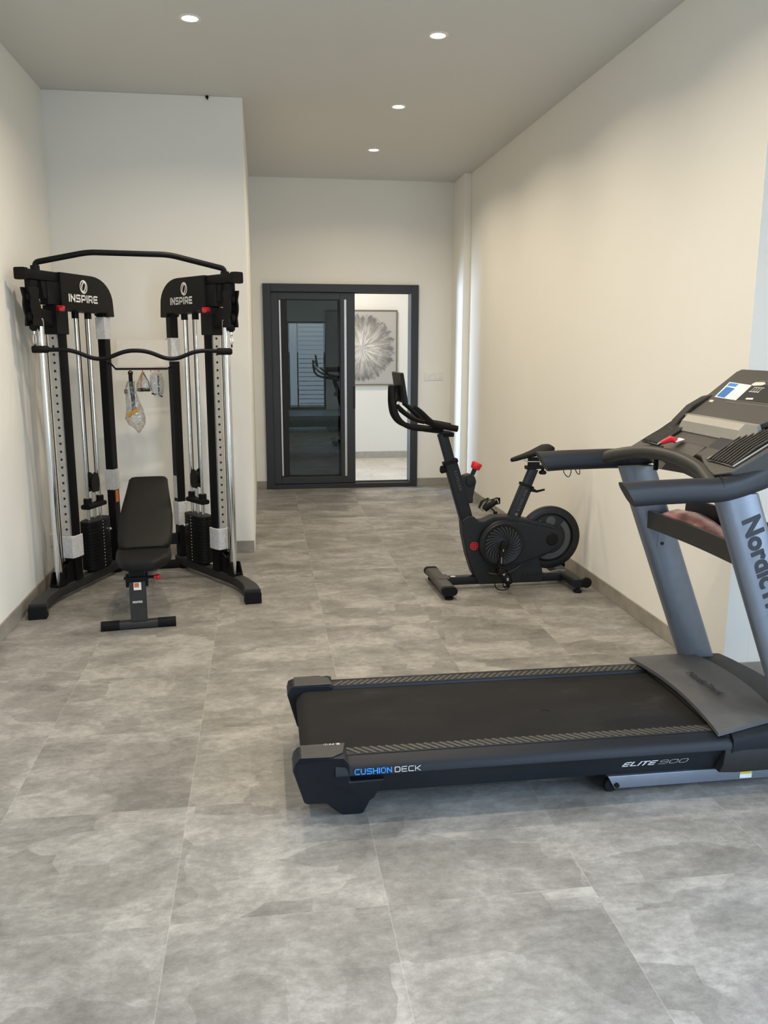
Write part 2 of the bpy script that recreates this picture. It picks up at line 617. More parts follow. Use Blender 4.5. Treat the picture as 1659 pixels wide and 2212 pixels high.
def canvas_mat(cx_, cz_):
    m, nt, b = newmat('grey floral canvas')
    L = nt.links.new
    tc = N(nt, 'ShaderNodeTexCoord')
    sx = N(nt, 'ShaderNodeSeparateXYZ'); L(tc.outputs['Object'], sx.inputs[0])

    def mth(op, a, bb=None):
        n = N(nt, 'ShaderNodeMath', operation=op)
        for i, x in enumerate((a, bb)):
            if x is None: continue
            if isinstance(x, (int, float)): n.inputs[i].default_value = x
            else: L(x, n.inputs[i])
        return n.outputs[0]
    dx = mth('SUBTRACT', sx.outputs[0], cx_); dz = mth('SUBTRACT', sx.outputs[2], cz_)
    rad = mth('SQRT', mth('ADD', mth('MULTIPLY', dx, dx), mth('MULTIPLY', dz, dz)))
    ang = mth('ARCTAN2', dz, dx)
    cb = N(nt, 'ShaderNodeCombineXYZ')
    L(mth('MULTIPLY', mth('COSINE', ang), 3.2), cb.inputs[0]); L(mth('MULTIPLY', mth('SINE', ang), 3.2), cb.inputs[1]); L(mth('MULTIPLY', rad, 3.0), cb.inputs[2])
    n1 = N(nt, 'ShaderNodeTexNoise'); n1.inputs['Scale'].default_value = 2.0; n1.inputs['Detail'].default_value = 8; n1.inputs['Roughness'].default_value = 0.7
    L(cb.outputs[0], n1.inputs['Vector'])
    edge = mth('ADD', rad, mth('MULTIPLY', mth('SUBTRACT', n1.outputs['Fac'], 0.5), 0.22))
    r1 = ramp(nt, [(0.0, (0.62, 0.59, 0.54)), (0.25, (0.62, 0.59, 0.54)), (0.68, (0.34, 0.325, 0.30)), (0.80, (0.26, 0.25, 0.235)), (0.90, (0.47, 0.45, 0.42)), (1.0, (0.47, 0.45, 0.42))])
    L(mth('DIVIDE', edge, 0.50), r1.inputs[0])
    r2 = ramp(nt, [(0.42, 0.62), (0.60, 1.35)])
    L(n1.outputs['Fac'], r2.inputs[0])
    inside = mth('LESS_THAN', edge, 0.43)
    mx = N(nt, 'ShaderNodeMix', data_type='RGBA', blend_type='MULTIPLY')
    L(inside, mx.inputs[0]); L(r1.outputs[0], mx.inputs[6]); L(r2.outputs[0], mx.inputs[7])
    L(mx.outputs[2], b.inputs['Base Color'])
    b.inputs['Roughness'].default_value = 0.75
    return m


def belt_mat():
    m, nt, b = newmat('treadmill belt rubber')
    L = nt.links.new
    tc = N(nt, 'ShaderNodeTexCoord')
    mp = N(nt, 'ShaderNodeMapping'); mp.inputs['Scale'].default_value = (3, 7, 1)
    L(tc.outputs['Object'], mp.inputs[0])
    n1 = N(nt, 'ShaderNodeTexNoise'); n1.inputs['Scale'].default_value = 1.3; n1.inputs['Detail'].default_value = 8; n1.inputs['Roughness'].default_value = 0.6
    L(mp.outputs[0], n1.inputs['Vector'])
    r = ramp(nt, [(0.40, (0.011, 0.0108, 0.0104)), (0.62, (0.0145, 0.0142, 0.0136)), (0.78, (0.032, 0.031, 0.029))])
    L(n1.outputs['Fac'], r.inputs[0]); L(r.outputs[0], b.inputs['Base Color'])
    b.inputs['Roughness'].default_value = 0.8
    b.inputs['Specular IOR Level'].default_value = 0.2
    n2 = N(nt, 'ShaderNodeTexNoise'); n2.inputs['Scale'].default_value = 500
    L(tc.outputs['Object'], n2.inputs['Vector'])
    bp = N(nt, 'ShaderNodeBump'); bp.inputs['Strength'].default_value = 0.3; bp.inputs['Distance'].default_value = 0.001
    L(n2.outputs['Fac'], bp.inputs['Height']); L(bp.outputs[0], b.inputs['Normal'])
    return m


M['belt'] = belt_mat()

# ------------------------------------------------------------------ the setting
XL, XR, YP, YB, ZC = -1.41, 2.10, 6.30, 9.12, 3.205
XP = -0.088     # right face of the partition block
XN = 2.95       # right wall of the wider near part
YN = 3.47       # where the room widens
YF = -2.05      # wall behind the photographer
T = 0.12
struct('floor', MB().box(XL - T, XN + T, YF - T, YB + 0.09, -0.10, 0.0), M['floor'])
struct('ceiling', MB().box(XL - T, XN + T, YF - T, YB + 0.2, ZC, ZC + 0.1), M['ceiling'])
struct('wall_left', MB().box(XL - T, XL, YF - T, YP, 0, ZC), M['paint'])
struct('wall_partition', MB().box(XL - T, XP, YP, YB + 0.16, 0, ZC), M['paint'], bevel=0.004)
struct('wall_right', MB().box(XR, XR + T, YN, YB + 0.16, 0, ZC), M['paint'])
struct('wall_right_return', MB().box(XR + T + .0005, XN + T, YN, YN + T, 0, ZC), M['paint'])
rn = MB()
rn.box(XN, XN + T, YF - T, -0.45, 0, ZC); rn.box(XN, XN + T, 1.55, YN - 0.001, 0, ZC); rn.box(XN, XN + T, -0.45, 1.55, 2.30, ZC)
struct('wall_right_near', rn, M['paint'])
w3 = thing('added_window_3', None, None, (XN + .06, .55, 0), world=True, kind='structure')  # unseen window, added to bring daylight onto the near floor
f3 = MB()
for y_ in (-.45, .525, 1.50):
    f3.box(XN + .03, XN + .09, y_, y_ + .05, 0, 2.3)
f3.box(XN + .03, XN + .09, -.45, 1.55, 2.25, 2.3).box(XN + .03, XN + .09, -.45, 1.55, 0, .06)
obj('window_frame', f3, M['alu'], w3)
struct('trim_1', MB().box(2.03, XR + 0.001, 8.60, YB + 0.001, 0, ZC), M['paint'], bevel=0.006)
# back wall with the door opening
DX0, DX1, DZ = 0.035, 1.662, 2.156
bw = MB()
bw.box(XP, DX0, YB, YB + 0.16, 0, ZC)
bw.box(DX1, XR, YB, YB + 0.16, 0, ZC)
bw.box(DX0, DX1, YB, YB + 0.16, DZ, ZC)
struct('wall_back', bw, M['paint'])
# wall behind the photographer with a glazed opening and an added larger one
fw = MB()
fw.box(XL, 0.60, YF - T, YF, 0, ZC)
fw.box(1.50, 1.90, YF - T, YF, 0, ZC)
fw.box(2.86, XN, YF - T, YF, 0, ZC)
fw.box(0.60, 1.50, YF - T, YF, 2.06, ZC)
fw.box(1.90, 2.86, YF - T, YF, 2.40, ZC)
struct('wall_front', fw, M['paint'])
for nm, x0, x1, zt in (('window_1', 0.60, 1.50, 2.06), ('added_window_2', 1.90, 2.86, 2.40)):  # the right-hand window is added for daylight, clear of the door glass reflection
    wroot = thing(nm, None, None, ((x0 + x1) / 2, YF - 0.06, 0), world=True, kind='structure')
    f = MB()
    f.box(x0, x0 + .05, YF - .09, YF - .03, 0, zt); f.box(x1 - .05, x1, YF - .09, YF - .03, 0, zt)
    f.box(x0, x1, YF - .09, YF - .03, zt - .05, zt); f.box(x0, x1, YF - .09, YF - .03, 0, .06)
    f.box(x0 + .22, x0 + .25, YF - .09, YF - .03, 0, zt)
    obj('window_frame', f, M['alu'], wroot)
    sl = MB()
    k = 0.14
    while k < zt - .08:
        sl.box(x0 + .26, x1 - .05, YF - .075, YF - .055, k, k + .012)
        k += .105
    obj('louvre_slats', sl, M['alu'], wroot, kind='stuff')

# skirting
H = 0.088
def board(name, x0, x1, y0, y1, m='base'):
    struct(name, MB().box(x0, x1, y0, y1, 0, H), M[m], bevel=0.002)
board('baseboard_left', XL, XL + .010, YF, YP - .001)
board('baseboard_partition', XL + .010, XP - .004, YP - .010, YP)
board('baseboard_right', XR - .010, XR, YN, 8.60)
board('baseboard_back', XP, DX0, YB - .010, YB)
board('baseboard_back_right', DX1, 2.03, YB - .010, YB)
board('baseboard_right_return', XR + .0005, XN, YN - .010, YN)
board('baseboard_front', XL + .01, 0.60, YF, YF + .01)

# sliding door
dr = thing('door_1', None, None, ((DX0 + DX1) / 2, YB, 0), world=True, kind='structure')
f = MB()
ya, yb = YB - 0.035, YB + 0.165
f.box(DX0 - .012, DX0 + .07, ya, yb, 0, DZ + .004)
f.box(DX1 - .078, DX1 + .004, ya, yb, 0, DZ + .004)
f.box(DX0 + .07, DX1 - .078, ya, yb, DZ - .078, DZ + .004)
f.box(DX0 + .07, DX1 - .078, ya, yb, 0, .048)
obj('door_frame', f, M['alu'], dr, bevel=.003)
tr_ = MB()
for yy in (YB + .035, YB + .095):
    tr_.box(DX0 + .07, DX1 - .078, yy, yy + .008, .048, .054)
    tr_.box(DX0 + .07, DX1 - .078, yy, yy + .008, DZ - .084, DZ - .078)
obj('door_track', tr_, M['alu2'], dr)


def leaf(name, x0, x1, y, sw=(.085, .085)):
    s_ = MB()
    z0, z1 = .052, DZ - .082
    s_.box(x0, x0 + sw[0], y, y + .042, z0, z1); s_.box(x1 - sw[1], x1, y, y + .042, z0, z1)
    s_.box(x0 + sw[0], x1 - sw[1], y, y + .042, z1 - .07, z1); s_.box(x0 + sw[0], x1 - sw[1], y, y + .042, z0, z0 + .075)
    so = obj(name, s_, M['alu2'], dr, bevel=.003)
    gk = MB()
    X0, X1, Z0, Z1 = x0 + sw[0], x1 - sw[1], z0 + .075, z1 - .07
    gk.box(X0, X0 + .008, y + .004, y + .036, Z0, Z1); gk.box(X1 - .008, X1, y + .004, y + .036, Z0, Z1)
    gk.box(X0 + .008, X1 - .008, y + .004, y + .036, Z1 - .008, Z1); gk.box(X0 + .008, X1 - .008, y + .004, y + .036, Z0, Z0 + .008)
    obj('gasket', gk, M['gasket'], so)
    obj('glass_pane', MB().box(X0 + .008, X1 - .008, y + .018, y + .024, Z0 + .008, Z1 - .008), M['glass'], so)
    return so


front = leaf('sliding_leaf', 0.105, 0.985, YB - .005, (.075, .155))
back = leaf('sliding_leaf', 0.115, 0.90, YB + .055, (.075, .085))
# vertical bright edge strips and the dark interlock seen through the first pane
st = MB().box(0.182, 0.204, YB + .002, YB + .009, .14, DZ - .16)
obj('edge_strip', st, M['zinc'], front)
st = MB().box(0.205, 0.270, YB + .002, YB + .011, .14, DZ - .16)
obj('interlock_strip', st, M['gasket'], front)
st = MB().box(0.872, 0.894, YB - .0085, YB - .004, .13, 2.005)
obj('edge_strip', st, M['zinc'], front)
st = MB().box(0.962, 0.986, YB - .014, YB - .003, .86, 1.10)
obj('door_handle', st, M['gasket'], front, bevel=.003)

# the room beyond
Y2 = 11.50
struct('floor_far', MB().box(-1.9, 3.4, YB + .09, Y2 + .1, -.1, 0), M['floor2'])
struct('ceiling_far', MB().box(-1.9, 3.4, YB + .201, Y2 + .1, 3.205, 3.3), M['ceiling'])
struct('wall_far', MB().box(-1.9, 3.4, Y2, Y2 + .1, 0, 3.205), M['paint'])
struct('wall_far_right', MB().box(3.3, 3.4, YB + .16, Y2, 0, 3.205), M['paint'])
wl = MB()
wl.box(-1.9, -1.8, YB + .16, 10.1, 0, 3.205); wl.box(-1.9, -1.8, 11.3, Y2, 0, 3.205)
wl.box(-1.9, -1.8, 10.1, 11.3, 2.1, 3.205); wl.box(-1.9, -1.8, 10.1, 11.3, 0, .2)
struct('wall_far_left', wl, M['paint'])
struct('baseboard_far', MB().box(-1.8, 3.3, Y2 - .012, Y2, 0, .092), M['base_far'])

# ------------------------------------------------------------------ ceiling lights
lights = [(-.325, 4.88, 'leftmost lit round recessed downlight, alone at the left of the ceiling'),
          (0.997, 4.935, 'lit round recessed downlight nearest the camera in the right-hand ceiling row'),
          (1.006, 6.36, 'lit round recessed downlight, middle one of the right-hand ceiling row'),
          (1.008, 7.74, 'lit round recessed downlight farthest away, nearest the sliding door')]
hidden = [(-.325, 3.5), (0.997, 3.5), (-.325, 2.1), (0.997, 2.1), (0.997, 0.7)]
dl = None
for i, (x, y, lb) in enumerate([(a, b, c) for a, b, c in lights]):
    if dl is None:
        dl = thing('ceiling_downlight', lb, 'ceiling light', (x, y, ZC), group='round downlights in the ceiling')
        tr2 = MB().lathe([(.042, -.0005), (.042, -.006), (.050, -.008), (.057, -.005), (.059, -.0005)], (0, 0, 0), 'z', 40)
        obj('trim_ring', tr2, M['white_plastic'], dl)
        obj('lamp_lens', MB().lathe([(.0005, -.002), (.042, -.002), (.042, -.0045), (.0005, -.0065)], (0, 0, 0), 'z', 40), M['lamp'], dl)
    else:
        c = dl.copy(); COL.objects.link(c); c.location = (x, y, ZC); c['label'] = lb
        for ch in [o for o in COL.objects if o.parent == dl]:
            d = ch.copy(); COL.objects.link(d); d.parent = c
for (x, y) in [(a, b) for a, b, c in lights] + hidden:
    area('downlight_beam', (x, y, ZC - .012), (0, 0, 0), .07, P_DOWN, WARM, 148, shape='DISK')

# ------------------------------------------------------------------ small fixtures
pl = thing('power_outlet', 'white double wall outlet low on the left wall behind the cable machine', 'socket', (XL, 5.72, .275), world=True)
obj('face_plate', MB().box(XL, XL + .009, 5.665, 5.775, .235, .315), M['white_plastic'], pl, bevel=.003)
obj('socket_insert', MB().box(XL + .009, XL + .012, 5.68, 5.715, .25, .30).box(XL + .009, XL + .012, 5.725, 5.76, .25, .30), M['white'], pl, bevel=.001)
sw = thing('light_switch', 'cream double switch plate on the back wall right of the sliding door', 'light switch', (1.845, YB, 1.2), world=True)
obj('face_plate', MB().box(1.748, 1.945, YB - .008, YB, 1.16, 1.24), M['white_plastic'], sw, bevel=.003)
for x in (1.772, 1.862):
    obj('rocker', MB().box(x, x + .055, YB - .012, YB - .008, 1.175, 1.225), M['white_plastic'], sw, bevel=.002)
hk = MB().ball((-.325, YP - .012, ZC - .012), .011).tube([(-.325, YP - .012, ZC - .02), (-.322, YP - .012, ZC - .03)], .003)
tag(obj('screw_hook', hk, M['blackm']), 'tiny dark screw hook where the partition meets the ceiling', 'hook')

# painting in the next room
PX0, PX1, PZ0, PZ1 = .851, 1.815, .997, 1.992
pa = thing('wall_painting', 'large square grey floral canvas in thin bronze frame on the wall beyond the door', 'painting', ((PX0 + PX1) / 2, Y2, PZ0), world=True)
M['canv'] = canvas_mat(0.0, (PZ1 - PZ0) / 2)
ORG[pa.name] = Vector(((PX0 + PX1) / 2, Y2, PZ0))
obj('canvas', MB().box(PX0 + .015, PX1 - .015, Y2 - .03, Y2, PZ0 + .015, PZ1 - .015), M['canv'], pa)
fr = MB().box(PX0, PX0 + .015, Y2 - .04, Y2, PZ0, PZ1).box(PX1 - .015, PX1, Y2 - .04, Y2, PZ0, PZ1)
fr.box(PX0 + .015, PX1 - .015, Y2 - .04, Y2, PZ0, PZ0 + .015).box(PX0 + .015, PX1 - .015, Y2 - .04, Y2, PZ1 - .015, PZ1)
obj('picture_frame', fr, M['frame'], pa)

# ------------------------------------------------------------------ cable machine
TH = R(6.4)
OX, OY = -.70, 4.93
gm = thing('cable_machine', 'tall black V-shaped cable crossover machine with chrome tubes against the left partition', 'gym machine', (OX, OY, 0), TH)
D = Vector((.462, .887)).normalized()


def towerfn(s):
    P0 = Vector((s * .53, .37))
    a = Vector((-s * D.x, D.y)); n = Vector((-s * D.y, -D.x))

    def fn(p):
        q = P0 + a * p[0] + n * p[1]
        return (q.x, q.y, p[2])
    return fn


for s in (-1, 1):
    fn = towerfn(s)
    aV = Vector((-s * D.x, D.y, 0)); nV = Vector((-s * D.y, -D.x, 0))

    def P(u, w_, z): return Vector(fn((u, w_, z)))

    def part(name, mb, m, parent=None, bevel=0.0, label=None, **k):
        mb.map(fn)
        return obj(name, mb, m, parent or gm, bevel, label=label, **k)
    # base beam with curved foot
    path = [P(.72, 0, .055), P(.30, 0, .055), P(-.0, 0, .055)]
    e = Vector((s * .612, .0, .055))
    path = path[:2] + cr([P(.10, 0, .055), P(-.05, 0, .055), Vector((s * .592, .20, .055)), Vector((s * .61, .10, .055)), e], 6)
    n_ = len(path)
    wd = [.065] * 2 + [.065 + .033 * (i / (n_ - 3)) ** 1.2 for i in range(n_ - 2)]
    hh = [.06] * n_
    b = MB().sweep(path, wd, hh, round_=.008)
    bb = obj('base_beam', b, M['foot'], gm)
    ft = MB().sweep([Vector((s * .612, .004, .035)), Vector((s * .612, -.028, .035))], [.100, .100], [.07, .07], round_=.008)
    ft.sweep([Vector((s * .612, .05, .012)), Vector((s * .612, .0, .012))], .10, .024)
    obj('foot_cap', ft, M['rubber'], bb)
    # glide / rear pads
    obj('rear_pad', MB().box(.64, .74, -.03, .03, 0, .026).map(fn), M['rubber'], gm)
    # chrome tube
    part('chrome_guide_tube', MB().cyl((0, 0, .09), (0, 0, 1.70), .0225, 24), M['chrome'], label='large chrome tube')
    br = MB().prism([(-.055, .085), (.03, .085), (.005, .17), (-.025, .17)], 'y', .026, .034)
    br.prism([(-.055, .085), (.03, .085), (.005, .17), (-.025, .17)], 'y', -.034, -.026).box(-.05, .03, -.03, .03, .084, .10)
    part('tube_bracket', br, M['blackm'])
    # front upright with perforated strip
    part('front_upright', MB().prism([(.125, -.035), (.140, -.042), (.190, -.042), (.200, -.03), (.200, .03), (.190, .042), (.140, .042), (.125, .035)], 'z', .085, 1.75), M['blackm'])
    stp = MB().box(.108, .124, -.026, .026, .24, 1.68)
    so = part('perforated_strip', stp, M['zinc'], label='silver strip with a row of dark holes')
    hl = MB()
    z = .27
    while z < 1.66:
        hl.cyl((.1085, 0.003, z), (.1065, 0.003, z), .0075, 10)
        z += .0485
    hl.map(fn)
    obj('adjustment_holes', hl, M['gasket'], so, kind='stuff')
    # bottom pulley next to the upright
    pb = MB().lathe([(.012, -.014), (.055, -.012), (.050, -.004), (.050, .004), (.055, .012), (.012, .014)], (0, 0, 0), 'y', 28).map(lambda p: (p.x + .075, p.y, p.z + .145))
    part('bottom_pulley', pb, M['black2'])
    pg = MB().prism([(.03, .085), (.125, .085), (.125, .21), (.09, .215), (.05, .19)], 'y', .018, .024).prism([(.03, .085), (.125, .085), (.125, .21), (.09, .215), (.05, .19)], 'y', -.024, -.018)
    part('pulley_guard', pg, M['blackm'])
    # rear upright
    part('rear_upright', MB().box(.640, .705, -.028, .028, .085, 1.78), M['blackm'], bevel=.006)
    # guide rods
    for u in (.36, .50):
        part('guide_rod', MB().cyl((u, 0, .085), (u, 0, 1.73), .0115, 16), M['chrome'])
        part('rod_collar', MB().cyl((u, 0, 1.70), (u, 0, 1.745), .022, 16), M['blackm'])
    # weight stack
    for k in range(15):
        z0 = .100 + k * .0213
        sec = []
        for i in range(28):
            a_ = 2 * math.pi * i / 28
            ca, sa = math.cos(a_), math.sin(a_)
            sec.append((.43 + .128 * (abs(ca) ** .75) * (1 if ca >= 0 else -1), .058 * (abs(sa) ** .6) * (1 if sa >= 0 else -1)))
        part('weight_plate', MB().prism(sec, 'z', z0, z0 + .0200), M['plate'], bevel=.002, seg=1)
    nums = MB()
    for k in range(15):
        z0 = .100 + k * .0213
        nums.box(.425, .431, .0575, .0595, z0 + .006, z0 + .013)
    part('plate_marks', nums, M['paper'])
    part('selector_pin', MB().cyl((.47, .055, .347), (.47, .080, .347), .008, 14).ball((.47, .083, .347), .010), M['silver'], label='silver selector pin')
    for u in (.36, .50):
        part('stack_cushion', MB().cyl((u, 0, .084), (u, 0, .1), .03), M['rubber'])
    # selector rod, carriage block and travelling pulley above the stack
    part('selector_rod', MB().cyl((.425, 0, .41), (.425, 0, .52), .009).cyl((.445, 0, .41), (.445, 0, .52), .006), M['chrome'])
    cb = MB().sweep([(.33, 0, .512), (.53, 0, .512)], .07, .032, round_=.014)
    cb.cyl((.36, 0, .52), (.36, 0, .565), .026).cyl((.50, 0, .52), (.50, 0, .565), .026)
    part('stack_carriage', cb, M['rubber'], bevel=.003)
    part('carriage_link', MB().cyl((.42, .0, .54), (.42, .0, .60), .006).cyl((.45, .0, .54), (.45, .0, .60), .006), M['silver'])
    pc = MB()
    for w_ in (-.02, .02):
        pc.prism([(.395, .60), (.465, .60), (.475, .64), (.475, .68), (.46, .715), (.43, .73), (.40, .715), (.385, .68), (.385, .64)], 'y', w_ - .004, w_ + .004)
    pc.lathe([(.01, -.012), (.04, -.01), (.036, 0), (.04, .01), (.01, .012)], (.43, 0, .67), 'y', 24)
    part('travelling_pulley', pc, M['black2'], bevel=.002)
    part('steel_cable', MB().cyl((.392, 0, .68), (.392, 0, 1.72), .0032, 8), M['blackm'])
    part('steel_cable', MB().cyl((.468, 0, .68), (.468, 0, 1.72), .0032, 8), M['blackm'])
    part('steel_cable', MB().cyl((.052, 0, .16), (.052, 0, 1.66), .0028, 8), M['blackm'])
    # top beam
    tb = MB().sweep([(-.135, 0, 1.932), (.50, 0, 1.932)], .062, .055, round_=.006).map(fn)
    tbo = obj('top_beam', tb, M['blackm'], gm)
    cp = MB().sweep([(-.155, 0, 1.932), (-.125, 0, 1.932)], .072, .066, round_=.01).map(fn)
    obj('end_cap', cp, M['rubber'], tbo)
    # pod cover
    pod = [(.165, 1.755), (.165, 1.962), (.50, 1.962)]
    for k in range(1, 9):
        a_ = R(90 - 90 * k / 8)
        pod.append((.50 + .235 * math.cos(a_), 1.80 + .162 * math.sin(a_)))
    pod += [(.742, 1.718), (.655, 1.722), (.645, 1.742), (.56, 1.742), (.55, 1.735), (.30, 1.742), (.29, 1.75)]
    po = part('pulley_cover', MB().prism(pod, 'y', -.047, .047), M['black2'], bevel=.006)
    # lettering on the inward-facing side of the cover
    right = aV if s < 0 else -aV
    u0 = .235 if s < 0 else .585
    org = P(u0, .0485, 1.80)
    t_ = stroke_mb('INSPIRE', org, right, (0, 0, 1), .036, .038 if s < 0 else .032, .0105, gap=.0085, depth=.0006)
    obj('lettering', t_, M['white'], po)
    cc = P(.395 if s < 0 else .405, .0485, 1.890)
    rg = ring_mb(cc, right, (0, 0, 1), .041, .041, .008, depth=.0006)
    r2 = ring_mb(cc, right, (0, 0, 1), .034, .024, .006, rot=R(68 if s < 0 else 68), depth=.0010)
    rg.add(r2.v, r2.f)
    r3 = ring_mb(cc, right, (0, 0, 1), .031, .017, .004, rot=R(60), depth=.0012)
    rg.add(r3.v, r3.f)
    obj('emblem', rg, M['white'], po)
    # top carriage and swivel pulley
    ca = MB().box(.10, .215, -.048, .048, 1.60, 1.77)
    ca.box(.055, .20, -.03, .03, 1.77, 1.905)
    ca.prism([(.01, 1.905), (.07, 1.905), (.07, 1.86), (.06, 1.80), (.03, 1.80)], 'y', -.022, .022)
    ca.prism([(-.03, 1.70), (.12, 1.63), (.12, 1.73), (-.03, 1.75)], 'y', -.024, .024)
    cao = part('sliding_carriage', ca, M['black2'], bevel=.006)
    rl = MB().sweep([(.12, .045, 1.745), (.10, .075, 1.75), (.065, .105, 1.742)], [.03, .05, .028], [.035, .035, .02], round_=.01)
    part('release_lever', rl, M['red'], cao, bevel=.003, label='red release lever')
    hs = MB()
    for w_ in (-.026, .026):
        pr_ = []
        for i in range(20):
            t = i / 19
            zz = 1.645 + t * .215
            ww = .030 + .012 * abs(math.cos(2 * math.pi * t))
            pr_.append((-.055 - .02 * t, zz, ww))
        poly = [(a_ + c_, b_) for a_, b_, c_ in pr_] + [(a_ - c_, b_) for a_, b_, c_ in reversed(pr_)]
        hs.prism(poly, 'y', w_ - .006, w_ + .006)
    hso = part('swivel_pulley_housing', hs, M['black2'], bevel=.003)
    for z in (1.70, 1.81):
        part('pulley_wheel', MB().lathe([(.01, -.015), (.034, -.014), (.028, 0), (.034, .014), (.01, .015)], (-.06, 0, z), 'y', 24), M['rubber'], hso)
    nk = MB().prism([(-.09, 1.905), (-.02, 1.905), (-.03, 1.86), (-.05, 1.83), (-.09, 1.83)], 'y', -.02, .02)
    part('hanger_arm', nk, M['blackm'], bevel=.004)
    part('cable_stop', MB().ball((-.062, 0, 1.640), .024), M['rubber'])
    # carabiner
    cbn = []
    for k in range(24):
        a_ = 2 * math.pi * k / 24
        cbn.append((-.062 + .013 * math.cos(a_), 0, 1.572 + .030 * math.sin(a_)))
    part('carabiner', MB().tube(cbn, .0035, 8, closed=True).cyl((-.062, 0, 1.60), (-.062, 0, 1.63), .006), M['chrome'], label='chrome snap hook')
    part('cable_drop', MB().cyl((-.062, 0, 1.542), (-.062, 0, 1.525), .005), M['blackm'])
    # foam wraps
    wp = MB().prism([(.100, -.040), (.138, -.05), (.205, -.05), (.208, .0), (.205, .05), (.138, .05), (.100, .040)], 'z', .232, .372)
    part('foam_wrap', wp, M['wrap'], bevel=.004, label='pale foam wrap round the front upright')
    if s < 0:
        zs = [(1.575, 1.716), (.575, .715)]
    else:
        zs = [(1.43, 1.585), (.31, .475)]
    for a_, b_ in zs:
        part('foam_wrap', MB().box(.634, .711, -.034, .034, a_, b_), M['wrap'], bevel=.004, label='pale foam wrap round the rear upright')
    if s < 0:
        part('warning_label', MB().box(.652, .688, .0283, .0295, .490, .572), M['orange'], label='orange sticker')
    else:
        part('printed_label', MB().box(.652, .695, .0283, .0295, .500, .655), M['paper'], label='long white printed sticker')

obj('rear_crossbeam', MB().box(-.205, .205, .955, 1.0, .17, .245), M['blackm'], gm, bevel=.005)
# pull-up bar
pp = fillet([(-.535, .37, 1.955), (-.532, .37, 2.003), (-.242, .37, 2.066), (.213, .37, 2.064), (.530, .37, 1.992), (.536, .37, 1.955)], .05, 6)
pp[0] = Vector((-.535, .37, 1.95))
pu = obj('pull_up_bar', MB().tube(pp, .0165, 16), M['blackm'], gm)
obj('bar_socket', MB().cyl((-.535, .37, 1.955), (-.535, .37, 1.985), .026), M['black2'], pu)
obj('bar_socket', MB().cyl((.536, .37, 1.955), (.536, .37, 1.975), .026), M['black2'], pu)
# accessory rail between the rear uprights with a card above it
ar = obj('accessory_rail', MB().box(-.158, .178, .925, .94, 1.376, 1.390).tube([(-.19, .955, 1.425), (-.165, .935, 1.395), (-.155, .93, 1.383)], .006).tube([(.178, .93, 1.385), (.20, .95, 1.392)], .004), M['blackm'], gm, bevel=.002)
obj('placard', MB().box(-.138, .19, .958, .961, 1.396, 1.572), M['placard'], gm, label='cream card behind the bar')
pk = MB()
for x in (-.065, .015, .068, .12):
    pk.cyl((x, .918, 1.378), (x, .912, 1.365), .0035, 8)
obj('rail_pegs', pk, M['redb'], ar)

GMAT = Matrix.Translation((OX, OY, 0)) @ Matrix.Rotation(TH, 4, 'Z')


def gthing(name, label, cat, p, group=None):
    q = GMAT @ Vector(p)
    o = thing(name, label, cat, q, TH, group)
    ORG[o.name] = Vector(p)
    return o


# bar hanging between the pulleys
lb = gthing('curl_bar', 'black wavy curl bar hanging level between the two pulleys of the cable machine', 'exercise bar', (0, .33, 1.50))
ctrl = [(-.50, .33, 1.512), (-.37, .33, 1.513), (-.212, .33, 1.446), (-.055, .33, 1.508), (.055, .33, 1.506), (.203, .33, 1.445), (.35, .33, 1.508), (.49, .33, 1.504)]
obj('bar_shaft', MB().tube(fillet(ctrl, .07, 7), .0125, 14), M['blackm'], lb)
for x0, x1, z in ((-.580, -.485, 1.514), (.470, .562, 1.502)):
    obj('end_grip', MB().tube([(x0, .33, z), (x0 + .006, .33, z), (x1 - .01, .33, z), (x1, .33, z)], [.017, .021, .021, .014], 18), M['rubber'], lb)

# things hanging on the accessory rail
ab = gthing('ankle_strap', 'black webbing strap with yellow tag in a clear bag, leftmost on the accessory rail', 'strap', (-.06, .905, 1.36))
s1 = MB().sweep(cr([(-.062, .905, 1.362), (-.062, .903, 1.30), (-.055, .90, 1.20), (-.052, .90, 1.10)], 5), .026, .010, up=(0, 1, 0), round_=.004)
obj('webbing', s1, M['rubber'], ab)
rg = []
for k in range(20):
    a_ = 2 * math.pi * k / 20
    rg.append((-.062 + .013 * math.cos(a_), .903, 1.357 + .013 * math.sin(a_)))
obj('ring', MB().tube(rg, .004, 8, closed=True), M['blackm'], ab)
obj('yellow_tag', MB().sweep(cr([(-.092, .885, 1.075), (-.06, .880, 1.100), (-.025, .885, 1.122)], 4), .034, .022, up=(0, 0, 1), round_=.004), M['strap'], ab, label='yellow tag')
obj('buckle', MB().box(-.108, -.085, .895, .91, 1.222, 1.250), M['frame'], ab, bevel=.003)


def bag_mb(rows, nseg=18, yc_=.90, wob=.004, seed=1):
    rnd = random.Random(seed)
    loops = []
    for (z, x0, x1, d) in rows:
        l = []
        for k in range(nseg):
            a_ = 2 * math.pi * k / nseg
            l.append(((x0 + x1) / 2 + (x1 - x0) / 2 * math.cos(a_) + rnd.uniform(-wob, wob), yc_ + d * math.sin(a_) + rnd.uniform(-wob, wob), z + rnd.uniform(-wob, wob)))
        loops.append(l)
    return MB().loft(loops)


